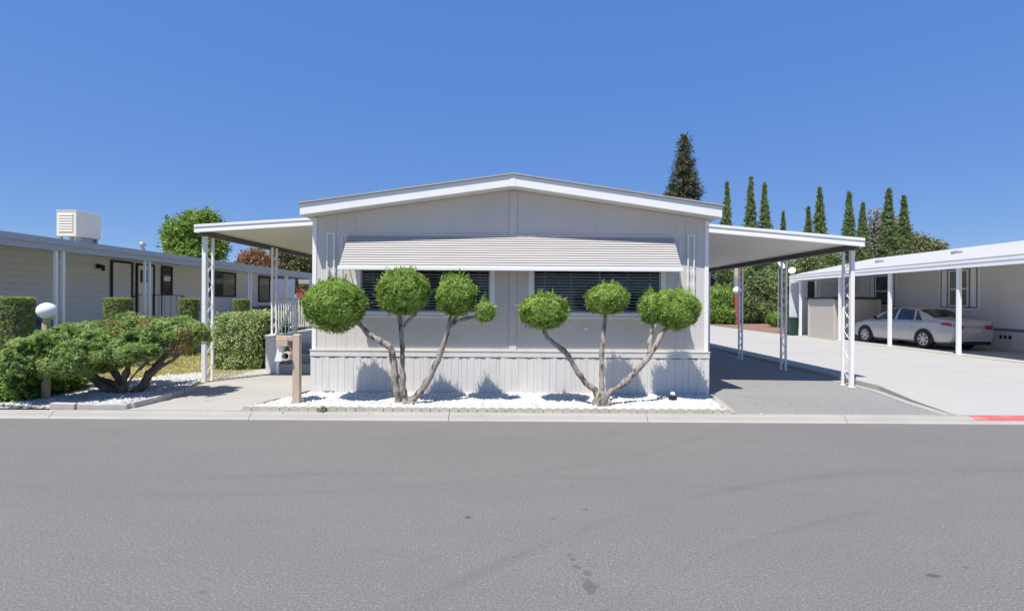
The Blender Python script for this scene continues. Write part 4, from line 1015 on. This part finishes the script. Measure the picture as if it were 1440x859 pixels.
def make_car(label):
    root = thing('parked_car', (0,0,0), label, 'car', 'parked cars')
    xs = np.concatenate([[0,.02,.05,.1,.17],np.arange(.25,4.6,.07),[4.62,4.68,4.73,4.77,4.8]]); K = 13
    g = MB(); vs = []
    for x in xs:
        pr = [Vector((x,y,z)) for y,z in car_prof(x)]
        vs += pr+[Vector((p.x,-p.y,p.z)) for p in pr[-2:0:-1]]
    m = 2*K-2; fs = [(i*m+k,i*m+(k+1)%m,(i+1)*m+(k+1)%m,(i+1)*m+k) for i in range(len(xs)-1) for k in range(m)]
    fs += [tuple(range(m-1,-1,-1)), tuple((len(xs)-1)*m+k for k in range(m))]
    g.add(vs, fs); body = g.build('body', M['silver'], root, True); body.data.shade_smooth()
    for s in (1,-1):
        g = MB()
        car_patch(g, [(2.46,7.2),(3.42,7.25),(2.86,9.0),(2.44,9.05)], .006, s)
        car_patch(g, [(1.58,7.2),(2.34,7.2),(2.33,9.05),(1.72,8.95)], .006, s)
        car_patch(g, [(1.22,7.25),(1.50,7.2),(1.62,8.9),(1.56,8.85)], .006, s)
        g.build('side_window', M['carglass'], root, True)
        g = MB()                                      # door seams, sill strip and arch linings
        for x in (1.55, 2.40, 3.42):
            g = MB(); car_patch(g, [(x,2.3),(x+.012,2.3),(x+.012,7.0),(x,7.0)], .002, s, 4); g.build('door_seam', M['black'], root)
        for x in (1.68, 2.52):
            g = MB(); car_patch(g, [(x,6.25),(x+.17,6.25),(x+.17,6.5),(x,6.5)], .03, s, 3); g.build('door_handle', M['silver'], root)
        g = MB(); car_patch(g, [(.02,5.15),(.42,5.25),(.36,6.3),(.03,6.3)], .008, s); g.build('tail_light', M['taillight'], root, True)
        g = MB(); car_patch(g, [(.01,4.9),(.06,4.9),(.06,5.1),(.01,5.1)], .008, s, 3); g.build('reversing_light', M['lampclear'], root)
        g = MB(); car_patch(g, [(4.35,5.2),(4.66,4.9),(4.66,6.3),(4.30,6.3)], .008, s); g.build('headlight', M['lampclear'], root, True)
        g = MB(); c = car_point(3.30, 6.9, .06, s); g.hexa([(c.x-.05,c.y-.02*s,c.z),(c.x+.07,c.y-.02*s,c.z),(c.x+.04,c.y+.13*s,c.z+.01),(c.x-.05,c.y+.13*s,c.z+.01),(c.x-.05,c.y-.02*s,c.z+.10),(c.x+.06,c.y-.02*s,c.z+.10),(c.x+.03,c.y+.13*s,c.z+.13),(c.x-.05,c.y+.13*s,c.z+.13)]); g.build('mirror', M['black'], root, bevel=.015)
        for xw in (1.05, 3.82):
            yw = .905 if xw < 2 else .893
            g = MB(); n = 22; ya = s*(yw+.018); yb = s*(yw-.25)
            arc = [(xw+.385*math.cos(a), .33+.385*math.sin(a)) for a in np.linspace(-.35, math.pi+.35, n)]
            g.add([(x,ya,z) for x,z in arc]+[(x,yb,z) for x,z in arc], [tuple(range(n)), tuple(range(2*n-1,n-1,-1))]+[(k,(k+1)%n,n+(k+1)%n,n+k) for k in range(n)])
            g.build('wheel_arch', M['black'], root)
            tw = MB(); r = .33; w0, w1 = yw-.19, yw+.034
            pf = [(.19,w0),(r-.02,w0),(r,w0+.03),(r,w1-.03),(r-.02,w1),(.225,w1+.004),(.215,w1-.02)]
            vs = []; n = 32
            for k in range(n):
                a = 2*math.pi*k/n; vs += [(xw+q*math.cos(a), s*y, r+q*math.sin(a)) for q,y in pf]
            mm = len(pf); tw.add(vs, [(k*mm+i,((k+1)%n)*mm+i,((k+1)%n)*mm+i+1,k*mm+i+1) for k in range(n) for i in range(mm-1)])
            wh = tw.build('wheel', M['tyre'], root, True)
            rm = MB(); yo = s*(w1-.008)
            ring = [(.222,w1-.004),(.20,w1+.002),(.19,w1-.025)]
            vs = []
            for k in range(n):
                a = 2*math.pi*k/n; vs += [(xw+q*math.cos(a), s*y, r+q*math.sin(a)) for q,y in ring]
            rm.add(vs, [(k*3+i,((k+1)%n)*3+i,((k+1)%n)*3+i+1,k*3+i+1) for k in range(n) for i in range(2)])
            for k in range(7):
                a = 2*math.pi*k/7; da = .16
                pts = [(.05,a-.5),(.198,a-da),(.198,a+da),(.05,a+.5)]
                vs = [(xw+q*math.cos(t), s*(w1-.004), r+q*math.sin(t)) for q,t in pts]+[(xw+q*math.cos(t), s*(w1-.03), r+q*math.sin(t)) for q,t in pts]
                rm.hexa(vs)
            rm.tube([(xw,s*(w1-.03),r),(xw,s*(w1+.002),r)], .06, 14)
            rm.build('rim', M['rim'], wh)
            dk = MB(); dk.tube([(xw,s*(w1-.06),r),(xw,s*(w1-.045),r)], .21, 24); dk.build('brake_disc', M['black'], wh)
    def centre_patch(name, x0, x1, v0, mat, vtop=12, off=.006):
        g = MB()
        for s in (1,-1): car_patch(g, [(x0,v0),(x1,v0),(x1,vtop),(x0,vtop)], off, s, 10)
        return g.build(name, M[mat], root, True)
    centre_patch('rear_window', .86, 1.50, 9.05, 'carglass'); centre_patch('windscreen', 3.02, 3.60, 9.05, 'carglass')
    for s in (1,-1):
        g = MB(); g.hexa([(-.012,.42*s,.735),(-.012,.70*s,.72),(.02,.70*s,.72),(.02,.42*s,.735),(-.010,.40*s,.86),(-.010,.70*s,.875),(.02,.70*s,.875),(.02,.40*s,.86)]); g.build('tail_light', M['taillight'], root, bevel=.008)
    g = MB(); g.box(-.006,.01,-.60,.60,.50,.515); g.box(-.010,.01,-.40,.40,.80,.83); g.build('bumper_seam', M['galv'], root)
    g = MB(); g.box(-.012,.004,-.26,.26,.62,.76); g.build('number_plate', M['lampclear'], root)
    g = MB(); g.box(-.012,.05,-.62,.62,.27,.325); g.box(.05,4.7,-.72,.72,.20,.30); g.build('underbody', M['black'], root, bevel=.02)
    g = MB(); g.tube([(-.02,.5,.27),(.35,.5,.27)], .035, 10); g.build('exhaust', M['galv'], root)
    return root
car = make_car('silver sedan parked under the white sloping carport roof')
a = Vector((14.99,18.34)); b = Vector((14.80,21.1)); d = (b-a).normalized()
ang = math.atan2(d.y, d.x)                            # +x of the car points along d; its left flank (+y) faces the drive
k = 1.01
side = Vector((-d.y, d.x))
org = a-d*1.05*k-side*.92*k
car.location = (org.x, org.y, .172); car.rotation_euler.z = ang; car.scale = (k,k*.965,k*1.02)
def recar(loc, rz, mat, label):
    c = copy_tree(car); c.location = loc; c.rotation_euler.z = rz; c.scale = (1,1,1); c['label'] = label
    for ch in c.children:
        if ch.name.startswith(('body','door_handle')):
            ch.material_slots[0].link = 'OBJECT'; ch.material_slots[0].material = mat
recar((-11.95, 8.9, .092), math.radians(90), M['navy'], 'dark blue car mostly hidden behind the globe lamp and juniper')
recar((-12.1, 22.3, .092), math.radians(90), M['ltblue'], 'pale blue car glimpsed above the hedge beside the porch railing')

# ================================================================ far trees
def cypress_proto(seed):
    rng = np.random.default_rng(seed); lv = Leaves(); Hh, Rm = 12., .72
    n = 1700; t = rng.random(n)**1.15
    prof = lambda t: Rm*np.clip(np.minimum(.75+1.1*t, 1.)*np.minimum(1, ((1-t)/.55))**1.1, .012, 1)
    a = rng.random(n)*2*math.pi; lob = 1+.12*np.sin(a*3+t*9)+.10*np.sin(a*5-t*23+seed)
    r = prof(t)*lob*(1-.25*rng.random(n)**2)
    pos = np.stack([r*np.cos(a), r*np.sin(a), .1+t*(Hh-.25)],1); out = np.stack([np.cos(a)*.55,np.sin(a)*.55,0*a+.8],1)
    jit = np.minimum(.07, .02+.16*(1-t))[:,None]; pos = pos+rng.normal(size=pos.shape)*jit*np.array([1,1,1.5]); lv.clumps(pos, out, 11, .03, .15, .055, .32, .5, .52, .17, rng=rng, flat=.3)
    v = ICO_V.copy(); tt = (v[:,2]+1)/2; rr = prof(tt)*.74; nn = np.maximum(np.hypot(v[:,0],v[:,1]),1e-6)
    v = np.stack([v[:,0]/nn*rr*np.minimum(1,nn*2), v[:,1]/nn*rr*np.minimum(1,nn*2), .05+tt*(Hh-.9)],1)
    lv.v.append(v); lv.t.append(ICO_F+lv.n); lv.n += len(v); lv.tone.append(np.full(len(v), .1))
    return lv
protos = []
for s in (3, 5):
    root = thing('cypress_tree', (0,0,.17), 'x', 'cypress tree', 'slim cypress trees behind the carports')
    lv = cypress_proto(s); o = lv.build('crown', L['cypress'], root); o.data.transform(Matrix.Translation((0,0,.17)))
    g = MB(); g.tube([(0,0,.1),(0,0,3.)], [.16,.1], 8); g.build('trunk', M['dbark'], root); protos.append(root)
used = [0,0]
for i, (px, py, D, w, lab) in enumerate([
    (1021,255,43,1.0,'slim tall cypress nearest the home roof corner, first of the three in a tight group'),
    (1054,249,42.5,1.05,'slim tall cypress in the middle of the tight group of three'),
    (1077,257,42,1.0,'slim cypress with a tapering top, last of the three tightly grouped'),
    (1102,297,46,.85,'short cypress tip just showing above the middle of the white carport roof'),
    (1136,290,44,.85,'short slim cypress beside a taller one above the carport roof end'),
    (1155,263,42,1.1,'tall full cypress above the outer part of the carport roof'),
    (1193,269,43,1.05,'slim cypress rising just above the outer carport corner'),
    (1212,285,42,1.0,'shorter cypress standing just past the carport roof corner'),
    (1249,265,42,1.2,'thickest cypress, taller of the pair above the white roof'),
    (1273,275,43,1.1,'last cypress of the row, beside yellowish foliage above the white roof')]):
    k = i % 2
    c = protos[k] if used[k] == 0 else copy_tree(protos[k]); used[k] = 1
    q = P(px, py, D); c.location = (q.x, D, .17); s = (q.z-.17)/12.; c.scale = (w*1.0, w*1.0, s); c.rotation_euler = (.010*math.sin(i*2.3), .007*math.cos(i*3.1), i*1.3); c['label'] = lab
def broad(name, label, cat, base, lobes, mat, per=12, leaf=.16, dens=26, group=None, trunk=.16, tone=.5, core=0., tvar=.2):
    root = thing(name, (base[0],base[1],.1), label, cat, group); lv = Leaves(); g = MB()
    b = Vector((base[0],base[1],0)); low = min(c[2]-r[2] for c, r in lobes)
    fork = Vector((base[0],base[1],max(.5,low*.75)))
    g.tube([b, (b+fork)/2+Vector((.05,0,0)), fork], [trunk*1.2,trunk,trunk*.8], 8, .2)
    for c, r in lobes:
        area = (r[0]*r[2]+r[0]*r[1]+r[1]*r[2])/3*12.6
        n = int(area*dens*(.16/leaf)**1.3); d = sphere_dirs(n); k = .45+.6*RNG.random(n)**.5+.25*nz(d*2+np.array(c),1.)
        lv.clumps(np.array(c)+d*np.array(r)*k[:,None], d, per, leaf*.7, leaf, leaf*.5, .8, .1, tone, tvar)
        if core: lv.core(c, r, core, .06, .3, 2.)
        cv = Vector(c); g.tube([fork, fork.lerp(cv,.5)+Vector((.1,.1,.15)), cv], [trunk*.6,trunk*.4,trunk*.15], 6)
    lv.build('crown', mat, root); g.build('trunk', M['dbark'], root, True); return root
def LB(px, py, D, rx, ry, rd=None):
    c = P(px,py,D); k = D/F; q = 1/math.sqrt(1+(c.x/c.y)**2); return (tuple(c), (rx*k*q, rd or rx*k*q, ry*k))
D = 36
broad('leafy_tree', 'bright green bushy tree behind the blue grey eaved roof', 'tree', (P(275,350,D).x, D), [LB(262,330,D,26,22),LB(285,318,D,24,18),LB(250,345,D,20,18),LB(300,345,D,20,22),LB(275,360,D,34,22),LB(268,308,D,14,9),LB(292,305,D,13,7),LB(240,325,D,10,14)], L['green'], leaf=.22, tone=.5)
D = 40
broad('leafy_tree', 'reddish bronze tree above the far end of the blue grey eaved home', 'tree', (P(362,370,D).x, D), [LB(355,368,D,18,14),LB(372,372,D,18,12),LB(362,356,D,9,7),LB(345,378,D,14,12)], L['red'], leaf=.22)
D = 44
broad('leafy_tree', 'pale olive tree seen under the porch roof next to the bronze one', 'tree', (P(410,370,D).x, D), [LB(398,366,D,18,18),LB(420,372,D,18,20),LB(436,362,D,16,20),LB(410,355,D,16,12),LB(428,395,D,20,14)], L['olive'], leaf=.25)
D = 48
broad('leafy_tree', 'greyish tree between the last tall cypresses above the white roof', 'tree', (P(1236,340,D).x, D), [LB(1234,318,D,13,20),LB(1242,340,D,16,22),LB(1226,350,D,14,22),LB(1262,330,D,12,24)], L['grey'], leaf=.26, dens=20)
D = 50
broad('leafy_tree', 'bushy yellowish green tree past the last cypress of the row', 'tree', (P(1305,350,D).x, D), [LB(1294,345,D,12,14),LB(1308,352,D,14,12),LB(1320,350,D,9,10),LB(1290,360,D,14,10),LB(1283,338,D,7,10)], L['olive'], leaf=.24, tone=.58)
# tall dark conifer with sparse tiered branches
D = 50; cb = P(961, 400, D); ct = P(961, 186, D)
root = thing('conifer', (cb.x, D, .1), 'tall dark conifer with a ragged pointed top behind the home roof', 'conifer')
lv = Leaves(); g = MB(); Ht = ct.z; g.tube([(cb.x,D,0),(cb.x,D,Ht*.5),(cb.x,D,Ht-.2)], [.3,.18,.03], 8); z = 2.; rng = np.random.default_rng(4)
while z < Ht-.3:
    t = z/Ht; rad = 5.4*(1-t)**1.0*(.8+.35*rng.random())+.12
    nb = 10 if t < .85 else 6
    for k in range(nb):
        a = rng.random()*2*math.pi; r = rad*(.7+.4*rng.random()); tip = Vector((cb.x+r*math.cos(a), D+r*math.sin(a), z+.12*r-.1))
        g.tube([(cb.x,D,z),tip], [.05,.012], 4)
        m = max(2,int(r*5)); s = np.linspace(.25,1,m)[:,None]
        cen = np.array([[cb.x,D,z]])*(1-s)+np.array([tip])*s; cen[:,2] -= .10*rng.random(m)
        lv.clumps(cen, np.array([[math.cos(a),math.sin(a),.1]]*m), 15, .15, .26, .075, .7, .1, .45, .22, rng=rng)
    z += .42 if t < .8 else .3
lv.build('crown', L['conifer'], root); g.build('trunk', M['dbark'], root)
# shrubs and dense greenery at the end of the drive
D = 40
broad('shrub', 'bright green shrub at the end of the drive beside the home wall', 'shrub', (P(1014,455,38.5).x, 38.5), [LB(1013,425,38.5,18,22,1.2),LB(1016,442,38.3,18,14,1.2),LB(1006,440,38.6,14,16,1.)], L['bush'], leaf=.14, dens=30, tone=.62, core=.75)
broad('shrub', 'rounded small shrub on the mulch beside the lattice post', 'shrub', (P(1092,458,34).x, 34), [LB(1092,449,34,12.5,9.5,.6)], L['bush'], leaf=.09, dens=60, tone=.62, core=.8)
for i, (px, py, D, rx, ry, lab) in enumerate([(1045,415,40,16,42,'tall dense dark green shrub behind the red lamp post'),(1078,420,40.5,22,38,'wide dense green shrub between the red lamp post and the dishes'),(1105,405,41,18,40,'dense green shrub behind the two satellite dishes'),(1140,385,41,24,34,'dense green shrub above the shed and carport end'),(1025,400,42,16,50,'dark dense shrub behind the bright green one by the home wall'),(1168,385,42,14,30,'dense shrub beneath the slim cypresses behind the white roof')]):
    broad('shrub', lab, 'shrub', (P(px,450,D).x, D), [LB(px,py,D,rx,ry,1.3),LB(px+rx*.3,py+ry*.45,D-.3,rx*.9,ry*.5,1.2),LB(px-rx*.5,py+ry*.5,D-.2,rx*.8,ry*.5,1.2),LB(px-rx*.2,py-ry*.5,D-.2,rx*.7,ry*.5,1.)], L['cypress'], leaf=.17, dens=26, tone=.55, core=.7, group='dense shrubs at the end of the drive')

tl = Leaves()                                         # far belt of trees closing the view behind the home
for k in range(15):
    x = -15+2.1*k; h = 1.5+.9*random.random()
    tl.ball((x, 46+2*random.random(), h), (1.9,1.4,h), 330, 11, .30, .12, .16, .8, .16, .3, .3, .45, .15)
o = tl.build('treeline', L['olive']); o['kind'] = 'stuff'
# ================================================================ light, sky, camera
W = bpy.data.worlds.new('World'); S.world = W; W.use_nodes = True
nt = W.node_tree; bg = nt.nodes['Background']
sky = nt.nodes.new('ShaderNodeTexSky'); sky.sky_type = 'NISHITA'; sky.sun_disc = False
dv = Vector((.28,.38,-1.)).normalized()
el = math.asin(-dv.z); az = math.atan2(-dv.x, -dv.y)
sky.sun_elevation = el; sky.sun_rotation = az % (2*math.pi)
sky.air_density = 1.; sky.dust_density = 0.; sky.ozone_density = 10.; sky.altitude = 4000.
# the camera's tone curve flattens the sky's brightness range; same sky for lens, light and reflections
sh = nt.nodes.new('ShaderNodeSeparateColor'); sh.mode = 'HSV'; ch = nt.nodes.new('ShaderNodeCombineColor'); ch.mode = 'HSV'
nt.links.new(sky.outputs[0], sh.inputs[0]); nt.links.new(sh.outputs[0], ch.inputs[0])
nt.links.new(math_n(nt,'MULTIPLY', sh.outputs[1], math_n(nt,'SUBTRACT', 1.085, math_n(nt,'MULTIPLY', sh.outputs[2], .024)), True), ch.inputs[1])
nt.links.new(math_n(nt,'MULTIPLY', math_n(nt,'POWER', sh.outputs[2], .2), SKYV), ch.inputs[2])
nt.links.new(ch.outputs[0], bg.inputs['Color']); bg.inputs['Strength'].default_value = .1
sun = bpy.data.lights.new('sun', 'SUN'); sun.energy = 4.6; sun.angle = math.radians(.53); sun.color = (1,.945,.855)
so = bpy.data.objects.new('sun', sun); COL.objects.link(so); so.rotation_euler = dv.to_track_quat('-Z','Y').to_euler(); so.location = (-10,-12,30)
cam = bpy.data.cameras.new('camera'); co = bpy.data.objects.new('camera', cam); COL.objects.link(co); S.camera = co
cam.sensor_fit = 'HORIZONTAL'; cam.sensor_width = 36; cam.lens = 36*F/1440
cam.shift_x = -(CX-720)/1440; cam.shift_y = -(429.5-CY)/1440
cam.clip_start = .1; cam.clip_end = 2000
co.location = (0,0,H)
co.rotation_euler = (Matrix.Rotation(math.radians(90),3,'X') @ Matrix.Rotation(ROLL,3,'Z')).to_euler()
vs = S.view_settings; vs.view_transform = 'Standard'; vs.look = 'None'; vs.exposure = .48; vs.gamma = 1.; vs.use_curve_mapping = False
S.cycles.max_bounces = 8; S.cycles.transparent_max_bounces = 12
S.cycles.use_adaptive_sampling = True
